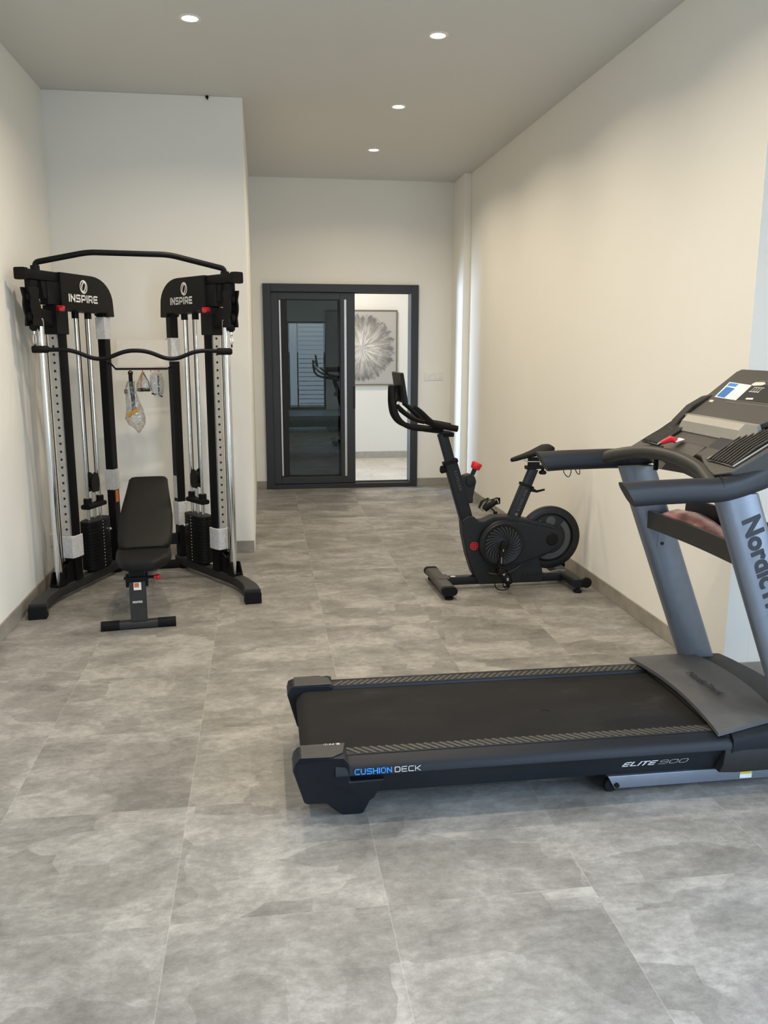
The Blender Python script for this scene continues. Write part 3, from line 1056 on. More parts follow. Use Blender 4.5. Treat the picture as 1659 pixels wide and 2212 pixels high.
obj('plastic_bag', bag_mb([(1.30, -.085, -.037, .010), (1.25, -.105, -.040, .018), (1.18, -.10, -.014, .022), (1.12, -.105, .01, .025), (1.06, -.108, .02, .028), (1.02, -.09, .015, .024), (.99, -.055, -.005, .012), (.965, -.035, -.02, .004)], seed=3), M['film'], ab)
hb = gthing('handle_bag', 'triangular clear bag with an orange cord and a dark handle, middle of the accessory rail', 'bag', (.015, .905, 1.36))
obj('plastic_bag', bag_mb([(1.362, .008, .022, .004), (1.33, -.005, .04, .012), (1.29, -.028, .06, .02), (1.255, -.032, .068, .022), (1.236, -.03, .068, .016)], seed=5), M['film'], hb)
obj('grip', MB().cyl((-.02, .90, 1.247), (.058, .90, 1.247), .012, 12), M['rubber'], hb)
obj('cord', MB().tube([(.014, .90, 1.362), (.004, .895, 1.305), (.0, .895, 1.26)], .004, 8), M['orange'], hb)
obj('cord', MB().tube([(.016, .90, 1.36), (.05, .90, 1.30), (.056, .90, 1.25)], .003, 8), M['blackm'], hb)
tb_ = gthing('tool_packet', 'clear packet of small grey tools hanging at the right end of the accessory rail', 'packet', (.10, .905, 1.36))
obj('plastic_bag', bag_mb([(1.352, .065, .135, .006), (1.30, .06, .15, .014), (1.25, .065, .145, .016), (1.20, .085, .135, .01)], seed=8), M['film'], tb_)
obj('allen_key', MB().tube([(.115, .90, 1.34), (.114, .90, 1.215), (.135, .90, 1.197)], .0055, 8), M['blackm'], tb_)
obj('white_card', MB().box(.068, .108, .898, .9, 1.225, 1.345), M['wrap'], tb_)
obj('wrench', MB().tube([(.066, .896, 1.222), (.10, .896, 1.214)], .005, 8), M['blackm'], tb_)

# ------------------------------------------------------------------ bench
bn = gthing('weight_bench', 'black padded incline bench with its backrest raised, in front of the cable machine', 'bench', (-.045, -.31, 0))
obj('front_foot', MB().sweep([(-.244, -.31, .0232), (.148, -.31, .0232)], .052, .045, round_=.012), M['foot'], bn)
for x0, x1 in ((-.248, -.150), (.055, .152)):
    obj('foot_sleeve', MB().sweep([(x0, -.31, .0236), (x1, -.31, .0236)], .060, .047, round_=.016), M['rubber'], bn)
fp = MB().box(-.088, .0, -.335, -.285, .044, .335)
fpo = obj('front_post', fp, M['foot'], bn, bevel=.004)
obj('lettering', stroke_mb('INSPIRE', (-.072, -.3365, .152), (1, 0, 0), (0, 0, 1), .010, .0055, .0022, gap=.0015, depth=.0006), M['white'], fpo)
obj('warning_sticker', MB().box(-.064, -.024, -.3368, -.3353, .225, .268), M['white'], fpo)
obj('warning_sticker_print', MB().box(-.060, -.036, -.3376, -.3367, .240, .264), M['orange'], fpo, label='orange warning square')
bk = MB().box(-.096, .008, -.345, -.270, .272, .300).box(-.105, -.09, -.33, -.29, .24, .31).box(.0, .014, -.33, -.29, .24, .31).cyl((-.115, -.30, .285), (.05, -.30, .285), .008)
bk.box(-.085, -.003, -.34, -.20, .30, .345)
obj('seat_bracket', bk, M['blackm'], bn, bevel=.003)
obj('adjust_knob', MB().cyl((.045, -.30, .283), (.056, -.30, .283), .012).ball((.066, -.30, .283), .016), M['redb'], bn, label='red knob')


def pad(rows, thick, up, m):
    """rows: (pos vector centre, half width); pad swept along rows with rounded edges."""
    loops = []
    n_ = len(rows)
    for i, (c, hw, th) in enumerate(rows):
        c = Vector(c)
        l = []
        for k in range(24):
            a_ = 2 * math.pi * k / 24
            ca, sa = math.cos(a_), math.sin(a_)
            x = hw * (abs(ca) ** .35) * (1 if ca >= 0 else -1)
            y = th / 2 * (abs(sa) ** .5) * (1 if sa >= 0 else -1)
            l.append(c + Vector((x, 0, 0)) + Vector(up) * y)
        loops.append(l)
    return MB().loft(loops)


sx_ = -.005
seat = pad([((sx_ + -.015, -.43, .378), .055, .03), ((sx_ - .013, -.425, .378), .078, .05), ((sx_ - .01, -.40, .380), .100, .062), ((sx_ - .005, -.34, .382), .132, .066), ((sx_, -.24, .384), .150, .066), ((sx_, -.13, .386), .150, .066), ((sx_, -.11, .386), .14, .05)], .06, (0, 0, 1), None)
obj('seat_pad', seat, M['vinyl'], bn)
d0, d1 = Vector((-.002, -.165, .405)), Vector((.030, .335, .735))
dv = (d1 - d0).normalized()
upv = Vector((0, -dv.z, dv.y)).normalized()
rows = []
for t, hw, th in ((0, .085, .03), (.012, .115, .05), (.05, .140, .06), (.15, .150, .062), (.30, .152, .062), (.45, .150, .062), (.60, .140, .062), (.75, .128, .062), (.88, .119, .062), (.96, .115, .06), (.99, .105, .05), (1.0, .085, .03)):
    rows.append((d0.lerp(d1, t), hw, th))
obj('back_pad', pad(rows, .06, upv, None), M['vinyl'], bn)
obj('back_frame', MB().sweep([d0 - upv * .05 + Vector((0, 0, 0)), d0.lerp(d1, .8) - upv * .05], .05, .03, round_=.004), M['blackm'], bn)
obj('main_beam', MB().sweep([(-.044, -.30, .27), (-.02, -.12, .29), (.0, .20, .22), (.02, .93, .075)], .06, .05, round_=.006), M['blackm'], bn)
obj('support_strut', MB().sweep([(.01, .42, .19), (.02, .20, .58)], .04, .03, round_=.004), M['blackm'], bn)
obj('rear_foot', MB().sweep([(-.17, .965, .028), (.222, .965, .028)], .052, .056, round_=.014), M['rubber'], bn)
# two low side plates
obj('hinge_plate', MB().box(-.075, -.065, -.17, -.05, .30, .40).box(.065, .075, -.17, -.05, .30, .40), M['blackm'], bn, bevel=.002)

# ------------------------------------------------------------------ exercise bike
bx, by = 1.10, 5.13
BR = R(2.0)
bk_ = thing('exercise_bike', 'black indoor cycling bike with a red resistance knob beside the right wall', 'exercise bike', (bx, by, 0), BR)
ORG[bk_.name] = Vector((bx, by, 0))


def bo(name, mb, m, parent=None, bevel=0.0, **k):
    return obj(name, mb, m, parent or bk_, bevel, **k)


Y0 = 5.13
# stabilisers
ff = MB().sweep([(1.098, 4.885, .056), (1.098, 5.385, .056)], .094, .050, round_=.024, n=5)
fo = bo('front_stabilizer', ff, M['tube'])
for y in (4.895, 5.375):
    bo('end_cap', MB().sweep([(1.098, y - .018, .056), (1.098, y + .018, .056)], .098, .054, round_=.026, n=5), M['rubber'], fo)
    bo('leveling_foot', MB().lathe([(.020, 0), (.027, .004), (.027, .014), (.014, .018), (.014, .036)], (1.10, y + (.012 if y < 5.1 else -.012), 0), 'z', 20), M['rubber'], fo)
bo('foot_seam', MB().box(1.075, 1.15, 5.08, 5.18, .081, .0835), M['tube'], fo)
rf = MB().sweep([(1.945, 4.905, .058), (1.945, 5.36, .058)], .090, .052, round_=.020, n=4)
ro = bo('rear_stabilizer', rf, M['bike'])
for y in (4.915, 5.35):
    bo('leveling_foot', MB().lathe([(.020, 0), (.027, .004), (.027, .014), (.014, .018), (.014, .036)], (1.945, y, 0), 'z', 20), M['rubber'], ro)
    bo('transport_wheel', MB().lathe([(.006, -.012), (.030, -.012), (.034, -.006), (.034, .006), (.030, .012), (.006, .012)], (2.000, y - .005 if y < 5.1 else y + .005, .062), 'y', 24), M['rubber'], ro)
bo('wheel_fork', MB().box(1.965, 2.005, 4.91, 4.93, .045, .08).box(1.965, 2.005, 5.34, 5.36, .045, .08), M['bike'], ro)
# base rail
bo('base_rail', MB().sweep([(1.14, Y0, .056), (1.92, Y0, .052)], .060, .052, round_=.006), M['bike'])
bo('rail_label', MB().box(1.165, 1.195, Y0 - .02, Y0 + .005, .0822, .0835), M['paper'])
# main shroud
body = [(1.222, .455), (1.232, .36), (1.262, .225), (1.300, .110), (1.325, .070), (1.345, .030), (1.78, .028), (1.77, .115), (1.745, .185), (1.80, .215), (1.865, .27), (1.882, .325), (1.868, .375), (1.83, .405), (1.70, .440), (1.56, .472), (1.43, .475), (1.37, .450), (1.335, .448), (1.300, .480), (1.26, .485)]
bd = bo('drive_shroud', MB().prism(body, 'y', Y0 - .045, Y0 + .045), M['bikepl'], bevel=.010, seg=3)
# raised swoop cover on the near side
cov = []
for k in range(25):
    a_ = R(60 + 220 * k / 24)
    cov.append((1.482 + .151 * math.cos(a_), .303 + .151 * math.sin(a_)))
cov = [(1.56, .445)] + cov[1:] + [(1.60, .165), (1.70, .20), (1.80, .235)]
for k in range(9):
    a_ = R(-55 + 130 * k / 8)
    cov.append((1.812 + .066 * math.cos(a_), .322 + .066 * math.sin(a_)))
co = bo('crank_cover', MB().prism(cov, 'y', Y0 - .085, Y0 - .040), M['bike'], bd, bevel=.010, seg=3)
# fan disc
fd = MB().lathe([(.001, -.088), (.030, -.090), (.036, -.086), (.108, -.0855), (.119, -.090), (.131, -.092), (.139, -.086), (.139, -.06)], (1.482, Y0, .303), 'y', 56)
fdo = bo('fan_disc', fd, M['bike'], co)
vn = MB()
for k in range(26):
    a0 = 2 * math.pi * k / 26
    pts = []
    for j in range(6):
        r_ = .040 + .074 * j / 5
        a_ = a0 + .50 * (j / 5) ** 1.3
        pts.append((1.482 + r_ * math.cos(a_), Y0 - .089, .303 + r_ * math.sin(a_)))
    vn.sweep(pts, [.004 + .0016 * j for j in range(6)], .008, up=(0, 1, 0), round_=.002, n=2)
bo('disc_vanes', vn, M['vane'], fdo)
sw_ = []
for k in range(12):
    a_ = R(-112 + 70 * k / 11)
    sw_.append((1.475 + .205 * math.cos(a_), Y0 - .049, .300 + .205 * math.sin(a_)))
bo('accent_rib', MB().tube(sw_, [.0015] + [.0045] * 10 + [.0015], 8), M['bikegrey'], bd)
vv = MB()
for k in range(8):
    x = 1.625 + k * .0165
    vv.sweep([(x, Y0 - .046, .040), (x + .012, Y0 - .046, .095)], .005, .004, up=(0, 1, 0))
bo('vent_ribs', vv, M['bike'], bd)
bo('pivot_cap', MB().lathe([(.001, -.094), (.034, -.093), (.040, -.086), (.044, -.084), (.044, -.07)], (1.812, Y0, .322), 'y', 32), M['rubber'], co)
# logo
lc = Vector((1.306, Y0 - .0455, .288))
lg = ring_mb(lc, (1, 0, 0), (0, 0, 1), .027, .027, .026, depth=.001)
lgo = bo('emblem', lg, M['redb'], bd, label='round red emblem')
e1 = ring_mb(lc, (1, 0, 0), (0, 0, 1), .020, .020, .0045, depth=.002)
e2 = MB()
e2.add([lc + Vector(p) for p in ((-.012, -.002, -.003), (.012, -.002, .003), (.012, -.002, .006), (-.012, -.002, 0))], [(0, 1, 2, 3)])
e2.add([lc + Vector(p) for p in ((-.004, -.002, -.014), (-.001, -.002, -.014), (.006, -.002, .012), (.003, -.002, .012))], [(0, 1, 2, 3)])
e1.add(e2.v, e2.f)
bo('emblem_mark', e1, M['bikepl'], lgo)
# crank and pedals
bo('crank_hub', MB().lathe([(.001, -.118), (.016, -.118), (.018, -.112), (.018, -.08)], (1.482, Y0, .310), 'y', 20), M['bike'])
ck = MB().sweep([(1.482, Y0 - .112, .318), (1.470, Y0 - .112, .225), (1.458, Y0 - .112, .145)], [.032, .022, .030], .012, up=(0, 1, 0), round_=.005)
cko = bo('crank_arm', ck, M['black2'])
bo('crank_highlight', MB().box(1.474, 1.480, Y0 - .1190, Y0 - .1182, .262, .276).box(1.464, 1.469, Y0 - .1190, Y0 - .1182, .185, .225), M['chrome'], cko)


def pedal(cx_, cy_, cz_, tilt):
    m = MB().box(-.048, .048, -.045, .045, -.009, .009)
    m.map(lambda p: p)
    pdl = MB()
    pdl.sweep([(-.048, 0, 0), (.048, 0, 0)], .085, .018, round_=.005)
    pdl.sweep([(-.046, -.045, .0), (-.05, -.045, .035), (.0, -.045, .05), (.05, -.045, .03), (.046, -.045, 0)], .004, .02, up=(0, 1, 0))
    pdl.sweep([(-.06, 0, 0), (-.07, 0, .03), (-.03, 0, .055), (.02, 0, .045)], .04, .004)
    pdl.sweep([(.02, 0, -.01), (.06, 0, -.03), (.075, 0, 0), (.06, 0, .02)], .02, .003)
    c_, s_ = math.cos(tilt), math.sin(tilt)
    pdl.map(lambda p: (cx_ + p.x * c_ - p.z * s_, cy_ + p.y, cz_ + p.x * s_ + p.z * c_))
    return pdl


pe = bo('pedal', pedal(1.452, Y0 - .175, .108, R(-50)), M['rubber'], bevel=.002)
bo('pedal_axle', MB().cyl((1.458, Y0 - .115, .150), (1.455, Y0 - .21, .138), .007).box(1.470, 1.482, Y0 - .223, Y0 - .218, .10, .118), M['chrome'], pe)
lp = [(1.40, Y0 - .19, .09), (1.41, Y0 - .20, .05), (1.45, Y0 - .20, .034), (1.49, Y0 - .20, .045), (1.492, Y0 - .20, .07), (1.47, Y0 - .19, .085)]
bo('toe_strap', MB().tube(cr(lp, 5), .0035, 8), M['rubber'], pe)
pe2 = bo('pedal', pedal(1.480, Y0 + .20, .500, R(35)), M['rubber'], bevel=.002)
bo('crank_arm', MB().sweep([(1.482, Y0 + .10, .31), (1.492, Y0 + .115, .475)], .026, .012, up=(0, 1, 0), round_=.004), M['black2'])
bo('pedal_axle', MB().cyl((1.49, Y0 + .11, .47), (1.485, Y0 + .22, .485), .007), M['chrome'], pe2)
# flywheel
fc = (1.822, Y0 + .0, .316)
fwh = MB().lathe([(.001, -.004), (.150, -.004), (.160, -.018), (.196, -.020), (.206, -.014), (.206, .014), (.196, .020), (.160, .018), (.150, .004), (.001, .004)], fc, 'y', 72)
fwo = bo('flywheel', fwh, M['bike'])
inl = MB()
def arc(a0, a1, r0, r1, n_=18):
    p = [(fc[0] + r1 * math.cos(R(a0 + (a1 - a0) * k / n_)), fc[2] + r1 * math.sin(R(a0 + (a1 - a0) * k / n_))) for k in range(n_ + 1)]
    p += [(fc[0] + r0 * math.cos(R(a1 - (a1 - a0) * k / n_)), fc[2] + r0 * math.sin(R(a1 - (a1 - a0) * k / n_))) for k in range(n_ + 1)]
    return p
inl.prism(arc(-125, 48, .108, .145), 'y', fc[1] - .0075, fc[1] - .0035)
inl.prism(arc(118, 160, .095, .135, 8), 'y', fc[1] - .0075, fc[1] - .0035)
inl.cyl((fc[0] + .006, fc[1] - .0075, fc[2] + .108), (fc[0] + .006, fc[1] - .0035, fc[2] + .108), .032, 24)
bo('flywheel_inlay', inl, M['bikegrey'], fwo, label='grey inlay shapes on the wheel')
bo('flywheel_axle', MB().cyl((fc[0], Y0 - .05, fc[2]), (fc[0], Y0 + .06, fc[2]), .014), M['blackm'], fwo)
bo('wheel_guard', MB().tube([(1.70, Y0 - .03, .115), (1.80, Y0 - .03, .088), (1.88, Y0 - .03, .10), (1.94, Y0 - .02, .092)], .003, 8), M['silver'])
# front post
fp0, fp1 = Vector((1.262, Y0, .455)), Vector((1.096, Y0, 1.005))
fv = (fp1 - fp0)
so_ = bo('front_post_sleeve', MB().sweep([fp0, fp0 + fv * .68], .082, .056, up=(0, 1, 0), round_=.008), M['bike'])
bo('sleeve_collar', MB().sweep([fp0 + fv * .655, fp0 + fv * .69], .094, .066, up=(0, 1, 0), round_=.01), M['rubber'], so_)
bo('handlebar_post', MB().sweep([fp0 + fv * .60, fp1], .062, .040, up=(0, 1, 0), round_=.006), M['bike'])
fd_ = fv.normalized()
tx = text_mb('ECHELON', fp0 + fd_ * .33 + Vector((.004, -.0285, 0)), -fd_, Vector((fd_.z, 0, -fd_.x)), .022, spacing=1.5, depth=.0006)
bo('lettering', tx, M['dimprint'], so_)
kb = MB().cyl((1.150, Y0, .795), (1.128, Y0, .780), .010).lathe([(.001, -.0), (.016, 0), (.022, -.012), (.026, -.034), (.018, -.042), (.001, -.044)], (1.13, Y0, .778), 'x', 16)
bo('height_knob', kb, M['rubber'])
# resistance housing
rh = [(1.215, .72), (1.235, .742), (1.275, .750), (1.305, .735), (1.318, .70), (1.308, .655), (1.298, .60), (1.300, .565), (1.272, .560), (1.248, .60)]
rho = bo('resistance_housing', MB().prism(rh, 'y', Y0 - .030, Y0 + .030), M['bikepl'], bevel=.010, seg=3)
bo('pivot_disc', MB().lathe([(.001, -.040), (.028, -.038), (.032, -.030)], (1.276, Y0, .700), 'y', 28), M['bike'], rho)
rk = MB().tube([(1.296, Y0, .740), (1.312, Y0, .778)], [.013, .015], 14)
rko = bo('resistance_stem', rk, M['bike'])
rd = Vector((.016, 0, .038)).normalized()
kp = Vector((1.312, Y0, .776))
bo('resistance_knob', MB().tube([kp, kp + rd * .006, kp + rd * .036, kp + rd * .042, kp + rd * .046], [.026, .030, .034, .032, .020], 10), M['redb'], rko, label='red faceted knob')
# handlebars
hb0 = MB().sweep(fillet([(1.150, Y0, 1.006), (1.02, Y0, 1.024), (.975, Y0, 1.030)], .03), .060, .022, round_=.006)
hbo = bo('handlebar_slider', hb0, M['bike'])
bo('slider_end', MB().box(1.10, 1.165, Y0 - .035, Y0 + .035, .985, 1.012), M['rubber'], hbo, bevel=.004)
for s in (-1, 1):
    yy = Y0 + s * .055
    lo = cr([(1.09, Y0 + s * .03, 1.028), (.985, yy, 1.038), (.90, Y0 + s * .07, 1.048), (.835, Y0 + s * .075, 1.075), (.795, Y0 + s * .07, 1.125), (.780, Y0 + s * .06, 1.19), (.776, Y0 + s * .045, 1.25), (.775, Y0 + s * .03, 1.300)], 5)
    bo('lower_handlebar', MB().tube(lo, .0155, 12), M['rubber'], hbo)
    inn = cr([(.80, Y0 + s * .045, 1.185), (.85, Y0 + s * .055, 1.140), (.91, Y0 + s * .06, 1.098), (.97, Y0 + s * .05, 1.080)], 5)
    bo('inner_bar', MB().tube(inn, .012, 10), M['rubber'], hbo)
    gp = cr([(.880, Y0 + s * .165, 1.185), (.925, Y0 + s * .16, 1.150), (.985, Y0 + s * .13, 1.095), (1.03, Y0 + s * .10, 1.068), (1.09, Y0 + s * .09, 1.056), (1.170, Y0 + s * .085, 1.040)], 5)
    n_ = len(gp)
    bo('elbow_grip', MB().tube(gp, [.012 + .008 * min(1, i / (n_ * .55)) for i in range(n_)], 12), M['rubber'], hbo)
bo('grip_crosspiece', MB().sweep([(1.06, Y0 - .10, 1.060), (1.06, Y0 + .10, 1.060)], .08, .018, round_=.006), M['rubber'], hbo)
# screen
scr = [Vector((.803, Y0, 1.300)), Vector((.803, Y0, 1.300))]
sn = Vector((.986, 0, .165)).normalized()
sup = Vector((-.165, 0, .986)).normalized()
sc_ = Vector((.826, Y0, 1.290))
def slab(c, hx, hy, hz, m):
    b_ = MB().box(-hx, hx, -hy, hy, -hz, hz)
    b_.map(lambda p: c + sn * p.x + Vector((0, 1, 0)) * p.y + sup * p.z)
    return b_
sco = bo('tablet_screen', slab(sc_, .011, .135, .092, None), M['black2'], bevel=.004)
bo('screen_glass', slab(sc_ + sn * .0118, .0006, .128, .084, None), M['gasket'], sco)
bo('screen_bracket', slab(sc_ - sn * .018 - sup * .03, .008, .035, .045, None), M['blackm'], sco, bevel=.003)
bo('screen_arm', MB().sweep([(.778, Y0, 1.275), (.812, Y0, 1.27)], .07, .02).tube([(.80, Y0, 1.19), (.812, Y0, 1.22)], .005, 8), M['blackm'], sco)
bo('screen_wire', MB().tube(cr([(.815, Y0 - .02, 1.20), (.822, Y0 - .02, 1.185), (.812, Y0 - .03, 1.16), (.79, Y0 - .06, 1.135)], 5), .0018, 6), M['silver'], sco)
# seat post and saddle
sp0, sp1 = Vector((1.570, Y0, .445)), Vector((1.700, Y0, .772))
sv = sp1 - sp0
sso = bo('seat_post_sleeve', MB().sweep([sp0, sp0 + sv * .68], .076, .054, up=(0, 1, 0), round_=.008), M['bike'])
bo('sleeve_collar', MB().sweep([sp0 + sv * .64, sp0 + sv * .69], .090, .064, up=(0, 1, 0), round_=.01), M['rubber'], sso)
bo('seat_post', MB().sweep([sp0 + sv * .6, sp1], .060, .040, up=(0, 1, 0), round_=.006), M['bike'])
sd = sv.normalized()
tx = text_mb('ECHELON', sp0 + sd * .06 + Vector((.012, -.0275, 0)), sd, Vector((-sd.z, 0, sd.x)), .026, spacing=1.35, depth=.0006)
bo('lettering', tx, M['dimprint'], sso)
bo('emblem', ring_mb(sp0 + sd * .038 + Vector((.002, -.0275, 0)), (1, 0, 0), (0, 0, 1), .010, .010, .010, depth=.0006), M['dimprint'], sso)
bo('seat_slider', MB().sweep([(1.648, Y0, .778), (1.880, Y0, .784)], .050, .022, round_=.004), M['blackm'])
bo('slider_knob', MB().lathe([(.001, .0), (.010, .0), (.010, -.018), (.022, -.024), (.026, -.036), (.018, -.044), (.001, -.045)], (1.762, Y0, .776), 'z', 16), M['rubber'])
bo('clamp_lever', MB().sweep([(1.682, Y0 - .03, .640), (1.712, Y0 - .04, .628), (1.760, Y0 - .055, .642)], [.03, .016, .012], .012, up=(0, 1, 0), round_=.004), M['rubber'])
sad = []
for (x, zt, hw, th) in ((1.548, .835, .012, .016), (1.553, .842, .020, .026), (1.58, .852, .024, .032), (1.63, .868, .030, .036), (1.68, .886, .045, .042), (1.73, .906, .072, .05), (1.77, .922, .088, .055), (1.80, .924, .085, .05), (1.815, .915, .060, .03)):
    l = []
    for k in range(20):
        a_ = 2 * math.pi * k / 20
        sa = math.sin(a_)
        l.append((x, Y0 + hw * math.cos(a_), zt - th / 2 + th / 2 * (abs(sa) ** .7) * (1 if sa > 0 else -1)))
    sad.append(l)
sdo = bo('saddle', MB().loft(sad), M['vinyl'])
bo('saddle_clamp', MB().box(1.665, 1.735, Y0 - .022, Y0 + .022, .785, .842), M['blackm'], sdo, bevel=.006)
bo('saddle_rail', MB().tube([(1.60, Y0 - .02, .842), (1.66, Y0 - .022, .818), (1.74, Y0 - .022, .818), (1.78, Y0 - .03, .865)], .004, 8).tube([(1.60, Y0 + .02, .842), (1.66, Y0 + .022, .818), (1.74, Y0 + .022, .818), (1.78, Y0 + .03, .865)], .004, 8), M['chrome'], sdo)
cw = cr([(1.90, Y0, .782), (1.90, Y0 - .02, .74), (1.925, Y0 - .03, .715), (1.945, Y0 - .02, .735), (1.955, Y0, .77), (1.975, Y0, .775), (1.985, Y0 - .02, .74), (2.005, Y0 - .02, .73), (2.01, Y0, .77), (1.99, Y0, .785)], 6)
bo('coiled_wire', MB().tube(cw, .0028, 6), M['rubber'])
bo('bottle_cage', MB().sweep([(1.86, Y0, .785), (2.01, Y0, .79)], .05, .012, round_=.003), M['blackm'])
# ------------------------------------------------------------------ treadmill
YC = 2.85
tm = thing('treadmill', 'large black and grey treadmill with a long running deck in the right foreground', 'treadmill', (1.05, YC, 0), world=True)


def to(name, mb, m, parent=None, bevel=0.0, **k):
    return obj(name, mb, m, parent or tm, bevel, **k)


def mir(mb, side):
    if side > 0:
        mb.map(lambda p: (p.x, 2 * YC - p.y, p.z))
    return mb


# belt with the curl round the rear roller
pr_ = []
for k in range(13):
    a_ = R(90 + 180 * k / 12)
    pr_.append((.143 + .046 * math.cos(a_), .176 + .046 * math.sin(a_)))
pr_ = [(1.60, .222)] + pr_ + [(1.60, .130)]
to('running_belt', MB().prism(pr_, 'y', 2.604, 3.096), M['belt'], bevel=.003)
to('belt_mark', MB().sweep(cr([(.985, 2.80, .2225), (1.005, 2.805, .2225), (1.02, 2.79, .2225)], 5), [.002] + [.010] * 9 + [.002], .0006), M['rubber'])
to('deck_board', MB().box(.22, 1.6, 2.575, 3.125, .150, .2), M['rubber'])
for side in (-1, 1):
    # side rail fascia
    sec = [(2.596, .150), (2.596, .218), (2.590, .228), (2.540, .229), (2.500, .220), (2.487, .205), (2.484, .186), (2.498, .178), (2.530, .128), (2.556, .086), (2.585, .083), (2.585, .150)]
    loops = []
    for x in (.20, 1.565):
        loops.append([(x, y, z) for y, z in sec])
    ra = to('side_rail', mir(MB().loft(loops), side), M['navy'])
    up_ = [(2.590, .2285), (2.541, .2295), (2.541, .2315), (2.590, .2305)]
    loops = [[(x, y, z) for y, z in up_] for x in (.232, 1.535)]
    tp = to('foot_rail', mir(MB().loft(loops), side), M['hoodd'], ra)
    rb = MB()
    x = .245
    while x < 1.49:
        rb.sweep([(x, 2.587, .2316), (x + .040, 2.545, .2322)], .012, .0030, round_=.0008)
        x += .0262
    to('grip_ribs', mir(rb, side), M['tray'], tp, label='ribbed grip strip', kind='stuff')
    # upper bevel band, lighter slate
    sec = [(2.536, .2293), (2.500, .2205), (2.4865, .205), (2.4835, .187), (2.4825, .187), (2.4855, .2055), (2.4990, .2215), (2.536, .2303)]
    loops = [[(x, y, z) for y, z in sec] for x in (.246, 1.562)]
    to('rail_band', mir(MB().loft(loops), side), M['band'], ra)
    # rear end cap with foot
    P_ = [(.064, .205), (.070, .228), (.084, .243), (.232, .241), (.243, .232), (.246, .166), (.362, .160), (.330, .075), (.318, .066), (.300, .004), (.290, 0), (.232, 0), (.222, .005), (.172, .064), (.112, .066), (.100, .073)]
    cpm = MB().prism(P_, 'y', 2.4815, 2.600)
    def shp(p):
        y = p.y
        if y < 2.54:
            if p.z < .17: y += (.17 - p.z) * .50
            if p.z > .235: y += .022
            if p.x < .09: y += .018
            if p.x > .25 and p.z > .15: y += .012
        return (p.x, y, p.z)
    cpm.map(shp)
    co_ = to('rear_end_cap', mir(cpm, side), M['band'], bevel=.006, seg=3)
    topc = MB().prism([(.092, 2.512), (.190, 2.506), (.228, 2.535), (.240, 2.600), (.092, 2.600)], 'z', .2425, .2455)
    to('cap_top', mir(topc, side), M['cap'], co_, bevel=.002)
    # inner dark end plate of roller
    to('roller_guard', mir(MB().box(.10, .235, 2.598, 2.603, .10, .20), side), M['gasket'], co_)
    # uprights
    sec = []
    x0b, x0t = 1.702, 1.394
    ua = MB()
    yi0, yi1 = (2.492, 2.560)
    def usec(x0, z):
        w_ = .148
        return [(x0, yi0 + .034, z), (x0 + .006, yi0 + .016, z), (x0 + .022, yi0 + .004, z), (x0 + .045, yi0, z), (x0 + w_ - .015, yi0, z), (x0 + w_, yi0 + .012, z),
                (x0 + w_, yi1 - .012, z), (x0 + w_ - .015, yi1, z), (x0 + .045, yi1, z), (x0 + .022, yi1 - .004, z), (x0 + .006, yi1 - .016, z)]
    dx_ = .045 if side < 0 else .0
    ua.loft([usec(x0b + .04 + dx_, .18), usec(1.395 + dx_, 1.075)])
    uo = to('upright', mir(ua, side), M['upright'], angle=60)
    # base rails
    bs = MB().sweep([(1.168, 2.60, .040), (2.30, 2.60, .040)], .044, .050, round_=.004)
    bs.map(lambda p: (p.x + (.045 - p.z) * .55 + .006 if p.x < 1.3 else p.x, p.y, p.z))
    bo2 = to('base_rail', mir(bs, side), M['upright'])
    to('transport_wheel', mir(MB().lathe([(.008, -.012), (.023, -.012), (.027, -.006), (.027, .006), (.023, .012), (.008, .012)], (1.180, 2.595, .027), 'y', 28), side), M['rubber'], bo2)
    to('axle_bolt', mir(MB().cyl((1.196, 2.572, .030), (1.196, 2.578, .030), .009, 14), side), M['rubber'], bo2)
    # handrail: grip part and sweep up to the console
    z0 = 1.096 if side > 0 else 1.088
    xs = 1.065 if side > 0 else 1.105
    ys = 2.492
    hr = MB()
    path = [Vector((xs, ys, z0 - .004))] + cr([(xs + .12, ys, z0), (1.34, ys, z0 + .003), (1.46, ys, z0 + .006), (1.58, ys + .02, z0 + .035), (1.72, ys + .05, z0 + .085)], 6)
    n_ = len(path)
    hr.sweep(path, [.062] * n_, [.080 + (.020 * max(0, (i / n_ - .6) * 2.5)) for i in range(n_)], round_=.030, n=5)
    hr.map(lambda p: (p.x + (max(0, (z0 + .04 - p.z)) * .60 if p.x < xs + .02 else 0), p.y, p.z))
    ho = to('handrail', mir(hr, side), M['slate'])
    gsp = MB().sweep([(1.44, ys, z0 + .006), (1.446, ys, z0 + .006)], .0635, .0835, round_=.030, n=5)
    to('grip_joint', mir(gsp, side), M['gasket'], ho)
# bolt plate on far upright
to('side_plate', MB().box(1.568, 1.598, 3.1385, 3.1395, .745, .80), M['upright'])
to('bolt', MB().cyl((1.588, 3.136, .758), (1.588, 3.1405, .758), .007, 12), M['gasket'])
# near upright lettering reading downwards
up0, up1 = Vector((1.785, 2.4915, .18)), Vector((1.440, 2.4915, 1.075))
ud = (up0 - up1).normalized()
rt = Vector((-ud.z, 0, ud.x))
lt = text_mb('NordicTrack', up1 + ud * .112 + rt * .055 + Vector((0, 0, 0)), ud, rt, .088, bold=.0035, depth=.0010)
to('lettering', lt, M['darkprint'])
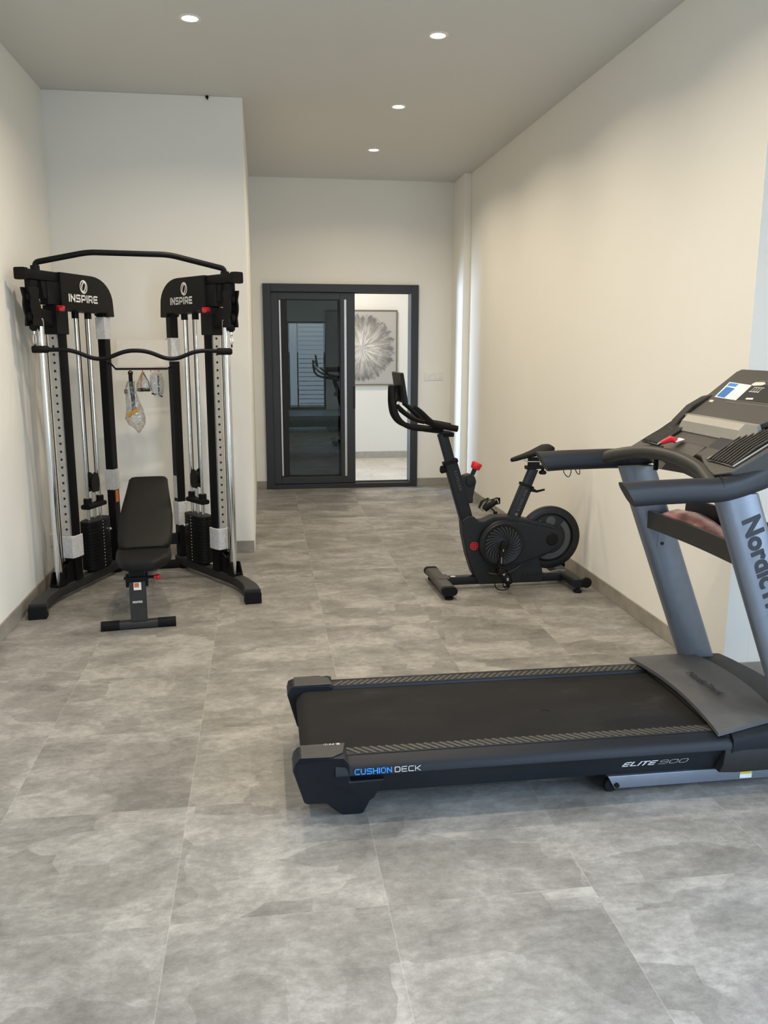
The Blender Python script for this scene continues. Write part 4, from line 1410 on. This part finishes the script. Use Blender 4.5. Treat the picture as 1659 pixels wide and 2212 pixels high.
# fascia lettering
nrm = Vector((0, -1, 0))
fu_ = Vector((0, -.16, 1)).normalized()
t1 = stroke_mb('CUSHION', (.262, 2.4790, .1935), (1, 0, 0), (0, .1, 1), .016, .0135, .0034, gap=.0028, depth=.0012)
to('lettering', t1, M['blue'], label='bright blue lettering')
t2 = stroke_mb('DECK', (.392, 2.4790, .1935), (1, 0, 0), (0, .1, 1), .016, .0160, .0022, gap=.0040, depth=.0012)
to('lettering', t2, M['paper'], label='pale grey lettering')
uu = Vector((0, -.64, 1)).normalized()
t3 = stroke_mb('ELITE', (1.190, 2.5300, .128), (1, 0, 0), uu, .024, .0185, .0058, gap=.0038, shear=.30, depth=.0016)
to('lettering', t3, M['white'], label='bold white lettering')
t4 = stroke_mb('900', (1.322, 2.5300, .128), (1, 0, 0), uu, .024, .0280, .0022, gap=.0060, shear=.15, depth=.0016)
to('lettering', t4, M['paper'], label='thin grey lettering')
t5 = MB()
for k in range(5):
    t5.box(.121 + k * .0085, .127 + k * .0085, 2.592, 2.5955, .2456, .2459)
to('lettering', t5, M['dimprint'])
to('lettering', stroke_mb('ONE', (.170, 2.588, .2460), (1, 0, 0), (0, 1, 0), .009, .013, .0028, gap=.0035, depth=.0004), M['paper'])
to('warning_sticker', MB().box(1.660, 1.706, 2.5762, 2.5772, .022, .048), M['white'])
to('warning_sticker_band', MB().box(1.661, 1.705, 2.5755, 2.5763, .038, .047), M['yellow'], label='yellow warning band')
# motor hood
HN = 12
def hoodz(x, y):
    c = 1 - ((y - YC) / .37) ** 2
    base = .243 + .016 * c
    return base + .022 * min(1, max(0, (x - 1.52) / .26))
sil = MB()
loopsT = []
for i in range(HN + 1):
    t = i / HN
    row = []
    for j in range(17):
        s_ = j / 16
        yy0 = 2.492 + .045 * t; yy1 = 3.208 - .045 * t
        y = yy0 + (yy1 - yy0) * s_
        xr_ = 1.512 + .022 * (1 - (2 * s_ - 1) ** 2)
        xf = 1.762 + .03 * (1 - (2 * s_ - 1) ** 2)
        x = xr_ + (xf - xr_) * t
        row.append((x, y, hoodz(x, y) + .004))
    loopsT.append(row)
vs = [p for r_ in loopsT for p in r_]
W17 = 17
fs = [(i * W17 + j, i * W17 + j + 1, (i + 1) * W17 + j + 1, (i + 1) * W17 + j) for i in range(HN) for j in range(16)]
n0 = len(vs)
vs2 = vs + [(p[0], p[1], p[2] - .014) for p in vs]
fs2 = fs + [tuple(n0 + k for k in reversed(f)) for f in fs]
border = [j for j in range(17)] + [i * W17 + 16 for i in range(1, HN + 1)] + [HN * W17 + j for j in range(15, -1, -1)] + [i * W17 for i in range(HN - 1, 0, -1)]
for a_, b_ in zip(border, border[1:] + border[:1]):
    fs2.append((a_, b_, b_ + n0, a_ + n0))
sil.add(vs2, fs2)
mh = MB()
lo_ = []
for x, top, yn, yf, zb in ((1.545, .228, 2.492, 3.208, .083), (1.60, .240, 2.484, 3.216, .083), (1.76, .262, 2.486, 3.214, .083), (1.90, .262, 2.51, 3.19, .083), (1.945, .240, 2.54, 3.16, .083), (1.975, .19, 2.56, 3.14, .083), (1.985, .10, 2.57, 3.13, .083)):
    l = []
    l.append((x, yn + .03, zb)); l.append((x, yn + .008, .12 if top > .12 else zb + .002)); l.append((x, yn, min(top - .015, .175)))
    for j in range(9):
        s_ = j / 8
        y = yn + .02 + (yf - yn - .04) * s_
        c = 1 - (2 * s_ - 1) ** 2
        bow = (.02 * c if x > 1.85 else 0)
        l.append((x + bow, y, top - .004 + .012 * c if top > .15 else top))
    l.append((x, yf, min(top - .015, .175))); l.append((x, yf - .008, .12 if top > .12 else zb + .002)); l.append((x, yf - .03, zb))
    lo_.append(l)
mh.loft(lo_)
mho = to('motor_hood', mh, M['hoodd'], angle=50)
sp_ = to('hood_panel', sil, M['hood'], mho, label='lighter grey panel')
nd = Vector((.06, -1, 0)).normalized()
tn = text_mb('NordicTrack', (1.625, 2.945, .2785), nd, Vector((1, .06, .07)), .042, bold=.0012, shear=.25, depth=.0012)
to('lettering', tn, M['gasket'], sp_)
# side skirts of the hood (dark navy)
for side in (-1, 1):
    sk = MB().loft([[(x, yn, zb) for (yn, zb) in sec_] for x, sec_ in (
        (1.566, [(2.540, .085), (2.496, .150), (2.482, .190), (2.484, .222), (2.50, .236), (2.55, .236), (2.58, .085)]),
        (1.76, [(2.540, .083), (2.496, .150), (2.480, .200), (2.484, .246), (2.50, .258), (2.55, .258), (2.58, .083)]),
        (1.90, [(2.560, .083), (2.52, .150), (2.502, .200), (2.506, .240), (2.52, .256), (2.56, .256), (2.60, .083)]))])
    to('hood_side', mir(sk, side), M['navy'], mho)
# lower accessory shelf between the uprights
shp_ = []
for k in range(15):
    s_ = k / 14
    y = 3.140 - s_ * (3.140 - 2.560)
    shp_.append((1.520 + .012 * math.sin(math.pi * s_) + .03 * s_, y))
def shell(dx0, dx1, z0, z1):
    m = MB()
    m.loft([[(x + dx0, y, z0), (x + dx1, y, z0), (x + dx1, y, z1), (x + dx0, y, z1)] for x, y in shp_])
    return m
sh = to('lower_shelf', shell(0, .016, .825, .895), M['trayd'])
sf = MB()
sf.loft([[(x + .016, y, .826), (x + .165, y, .858), (x + .165, y, .866), (x + .016, y, .834)] for x, y in shp_])
sf.loft([[(x + .155, y, .858), (x + .167, y, .858), (x + .172, y, .945), (x + .160, y, .945)] for x, y in shp_])
to('shelf_tray', sf, M['trayd'], sh)
# crossbar with pulse grips
cbp = cr([(1.335, 3.212, 1.095), (1.375, 3.15, 1.122), (1.430, 3.04, 1.146), (1.462, 2.90, 1.152), (1.474, 2.78, 1.145), (1.468, 2.66, 1.130), (1.445, 2.565, 1.112), (1.430, 2.50, 1.098)], 6)
to('crossbar_grip', MB().tube(cbp, .0245, 16), M['trayd'])
# console deck (slanted tray)
dk = MB()
def dz(x): return 1.148 + (x - 1.47) * .60
dp = [(1.445, 3.225), (1.470, 3.165), (1.50, 3.12), (1.515, 2.93), (1.505, 2.74), (1.46, 2.62), (1.445, 2.54), (1.47, 2.485), (1.62, 2.47), (1.80, 2.49), (1.80, 3.21), (1.62, 3.225)]
tops = []
bots = []
for (x, y) in dp:
    zt = dz(max(x, 1.42))
    tops.append((x, y, zt))
    edge = 1.0
    bots.append((x + (.03 if x < 1.6 else 0), y + (.02 if y < 2.6 else (-.02 if y > 3.1 else 0)), zt - (.030 if x < 1.5 else .10)))
n_ = len(dp)
dk.add(tops + bots, [tuple(range(n_)), tuple(range(2 * n_ - 1, n_ - 1, -1))] + [(i, (i + 1) % n_, (i + 1) % n_ + n_, i + n_) for i in range(n_)])
dko = to('console_deck', dk, M['tray'], bevel=.008, seg=3)
# keypad block with safety key
kd = MB().prism([(1.478, 1.150), (1.540, 1.196), (1.560, 1.196), (1.560, 1.17), (1.50, 1.12), (1.478, 1.135)], 'y', 2.775, 3.025)
kdo = to('keypad_block', kd, M['tray'], dko, bevel=.004)
kk = MB().sweep([(1.515, 2.940, 1.200), (1.498, 2.945, 1.206), (1.468, 2.960, 1.190)], [.034, .036, .020], [.018, .022, .014], round_=.005)
to('safety_key', kk, M['redb'], kdo, label='red safety key')
to('key_tag', MB().box(1.505, 1.535, 2.915, 2.955, 1.196, 1.199).map(lambda p: (p.x, p.y, p.z + (p.x - 1.505) * .3)), M['white'], kdo)
to('key_clip', MB().box(1.452, 1.466, 2.968, 2.982, 1.085, 1.155).tube([(1.475, 2.957, 1.176), (1.462, 2.97, 1.165), (1.459, 2.975, 1.15)], .003, 8), M['blackm'], kdo, bevel=.003)
to('side_pod', MB().prism([(1.50, 1.125), (1.555, 1.205), (1.60, 1.235), (1.62, 1.20), (1.55, 1.12)], 'y', 2.66, 2.772), M['navy'], dko, bevel=.006)
# speaker grilles
for (ya_, yb_, xa, xb) in ((3.055, 3.195, 1.500, 1.640), (2.500, 2.665, 1.490, 1.660)):
    g = MB().add([(xa, ya_, dz(xa) + .002), (xb, ya_, dz(xb) + .002), (xb, yb_, dz(xb) + .002), (xa, yb_, dz(xa) + .002),
                  (xa, ya_, dz(xa) + .005), (xb, ya_, dz(xb) + .005), (xb, yb_, dz(xb) + .005), (xa, yb_, dz(xa) + .005)],
                 [(0, 3, 2, 1), (4, 5, 6, 7), (0, 1, 5, 4), (1, 2, 6, 5), (2, 3, 7, 6), (3, 0, 4, 7)])
    go = to('speaker_grille', g, M['gasket'], dko)
    rb = MB()
    nb = 9
    for k in range(nb):
        y = ya_ + (yb_ - ya_) * (k + .5) / nb
        bow = .012 if ya_ < 2.9 else -.012
        rb.sweep([(xa + .004, y, dz(xa) + .009), ((xa + xb) / 2, y + bow, dz((xa + xb) / 2) + .010), (xb - .004, y + bow * .5, dz(xb) + .009)], .0055, .009, round_=.0015)
    to('grille_ribs', rb, M['tray'], go)
    fr_ = MB().tube([(xb, ya_, dz(xb) + .006), (xa, ya_, dz(xa) + .006), (xa, yb_, dz(xa) + .006), (xb, yb_, dz(xb) + .006)], .0035, 8)
    to('grille_frame', fr_, M['barsilver'], go)
# display panel
pn = Vector((-.170, 0, .24)).normalized()     # panel normal
pu_ = Vector((.24, 0, .170)).normalized()     # up the slope
po0 = Vector((1.64, 0, 1.285))
def pp_(a, y, h=0.0): return po0 + pu_ * a + Vector((0, y, 0)) + pn * h
LP = math.hypot(.24, .17)
def pslab(poly, h0, h1):
    m = MB()
    n_ = len(poly)
    m.add([pp_(a, y, h0) for a, y in poly] + [pp_(a, y, h1) for a, y in poly],
          [tuple(range(n_)), tuple(range(2 * n_ - 1, n_ - 1, -1))] + [(i, i + n_, (i + 1) % n_ + n_, (i + 1) % n_) for i in range(n_)])
    return m
pno = to('display_panel', pslab([(0, 3.112), (.03, 3.135), (LP - .02, 3.165), (LP, 3.150), (LP, 2.55), (LP - .02, 2.535), (.03, 2.600), (0, 2.622)], -.020, .0), M['tray'], bevel=.004)
shl = MB()
shl.loft([[pp_(a, y, h) for (a, h) in ((-.035, -.05), (.02, -.02), (.24, -.02), (LP - .005, -.02), (LP - .03, -.05), (.15, -.11), (.02, -.11))] for y in (2.60, 2.64, 3.06, 3.115)])
to('panel_back_shell', shl, M['trayd'], pno)
hm = MB().loft([[(x, y, z) for x, z in pf] for y, pf in (
    (3.10, [(1.56, 1.20), (1.60, 1.262), (1.655, 1.318), (1.72, 1.352), (1.80, 1.372), (1.80, 1.23)]),
    (3.165, [(1.57, 1.20), (1.605, 1.258), (1.66, 1.314), (1.72, 1.348), (1.80, 1.365), (1.80, 1.23)]))])
to('fan_hump', hm, M['gasket'], pno, bevel=.01)
nk_ = MB().loft([[(x, y, z) for x, z in ((1.60, 1.20), (1.70, 1.30), (1.80, 1.34), (1.80, 1.18))] for y in (2.66, 3.06)])
to('console_neck', nk_, M['navy'], pno)
# silver bar below the panel (faceted)
def bsec(y, k):
    return [(1.640, y, 1.288), (1.628, y, 1.284), (1.606 + k, y, 1.262), (1.590 + k, y, 1.226), (1.600 + k, y, 1.212), (1.66, y, 1.240)]
sbm = MB().loft([bsec(2.612, .030), bsec(2.680, 0), bsec(3.08, 0), bsec(3.122, .022)])
sbo = to('console_bar', sbm, M['barsilver'], pno, angle=15, label='silver faceted bar')
to('bar_underside', MB().loft([[(1.602, y, 1.211), (1.60, y, 1.195), (1.66, y, 1.21), (1.665, y, 1.238)] for y in (2.63, 3.10)]), M['gasket'], sbo)
# stickers and windows on the panel
to('price_sticker', pslab([(.113, 3.078), (.208, 3.112), (.200, 2.945), (.108, 2.920)], .0004, .0012), M['white'], pno, label='white and blue sticker')
to('sticker_blue_field', pslab([(.118, 3.070), (.178, 3.088), (.172, 3.020), (.114, 3.008)], .0012, .0018), M['bluelab'], pno)
to('sticker_blue_head', pslab([(.184, 3.094), (.202, 3.100), (.200, 3.035), (.182, 3.030)], .0012, .0018), M['blue'], pno)
to('small_sticker', pslab([(.082, 3.073), (.094, 3.080), (.094, 3.052), (.082, 3.046)], .0004, .0012), M['paper'], pno)
scw = to('display_window', pslab([(.115, 2.925), (.205, 2.955), (.212, 2.62), (.115, 2.615)], .0003, .0010), M['hoodd'], pno)
to('display_outline', MB().tube([pp_(.093, 2.965, .0005), pp_(.098, 2.62, .0005)], .0012, 6).tube([pp_(.215, 2.955, .0005), pp_(.228, 2.92, .0005), pp_(.230, 2.60, .0005)], .0012, 6), M['barsilver'], pno)
to('display_badge', pslab([(.205, 2.955), (.218, 2.945), (.222, 2.895), (.213, 2.875), (.203, 2.885), (.197, 2.935)], .0010, .0020), M['placard'], pno)
sym = MB()
for k, yv in enumerate((2.905, 2.889, 2.873, 2.857)):
    b_ = pslab([(.160, yv), (.190, yv + .006), (.190, yv + .003), (.160, yv - .003)], .0012, .0016)
    sym.add(b_.v, b_.f)
for a_ in (.163, .188):
    b_ = pslab([(a_, 2.915), (a_ + .003, 2.915), (a_ + .003, 2.85), (a_, 2.85)], .0012, .0016)
    sym.add(b_.v, b_.f)
to('display_symbols', sym, M['paper'], scw)
to('start_button', pslab([(.118, 2.87), (.126, 2.875), (.130, 2.835), (.121, 2.828)], .0010, .0020), M['white'], pno)
# red plastic bag on the shelf
rows = []
for (y, xa, xb, zb, zt) in ((3.12, 1.555, 1.60, .870, .888), (3.06, 1.545, 1.64, .868, .915), (2.95, 1.55, 1.66, .868, .922), (2.85, 1.56, 1.66, .868, .912), (2.76, 1.57, 1.65, .868, .900), (2.66, 1.585, 1.64, .868, .882)):
    rnd = random.Random(int(y * 100))
    l = []
    for k in range(14):
        a_ = 2 * math.pi * k / 14
        l.append(((xa + xb) / 2 + (xb - xa) / 2 * math.cos(a_) + rnd.uniform(-.004, .004), y, (zb + zt) / 2 + (zt - zb) / 2 * math.sin(a_) + rnd.uniform(-.003, .003)))
    rows.append(l)
bg_ = thing('plastic_bag', 'crumpled clear and pinkish plastic bag lying in the lower shelf of the treadmill', 'bag', (1.60, 2.9, .86), world=True)
obj('bag_film', MB().loft(rows), M['redfilm'], bg_)
obj('white_tie', MB().sweep([(1.50, 3.16, .925), (1.53, 3.08, .945)], .012, .004), M['paper'], bg_)
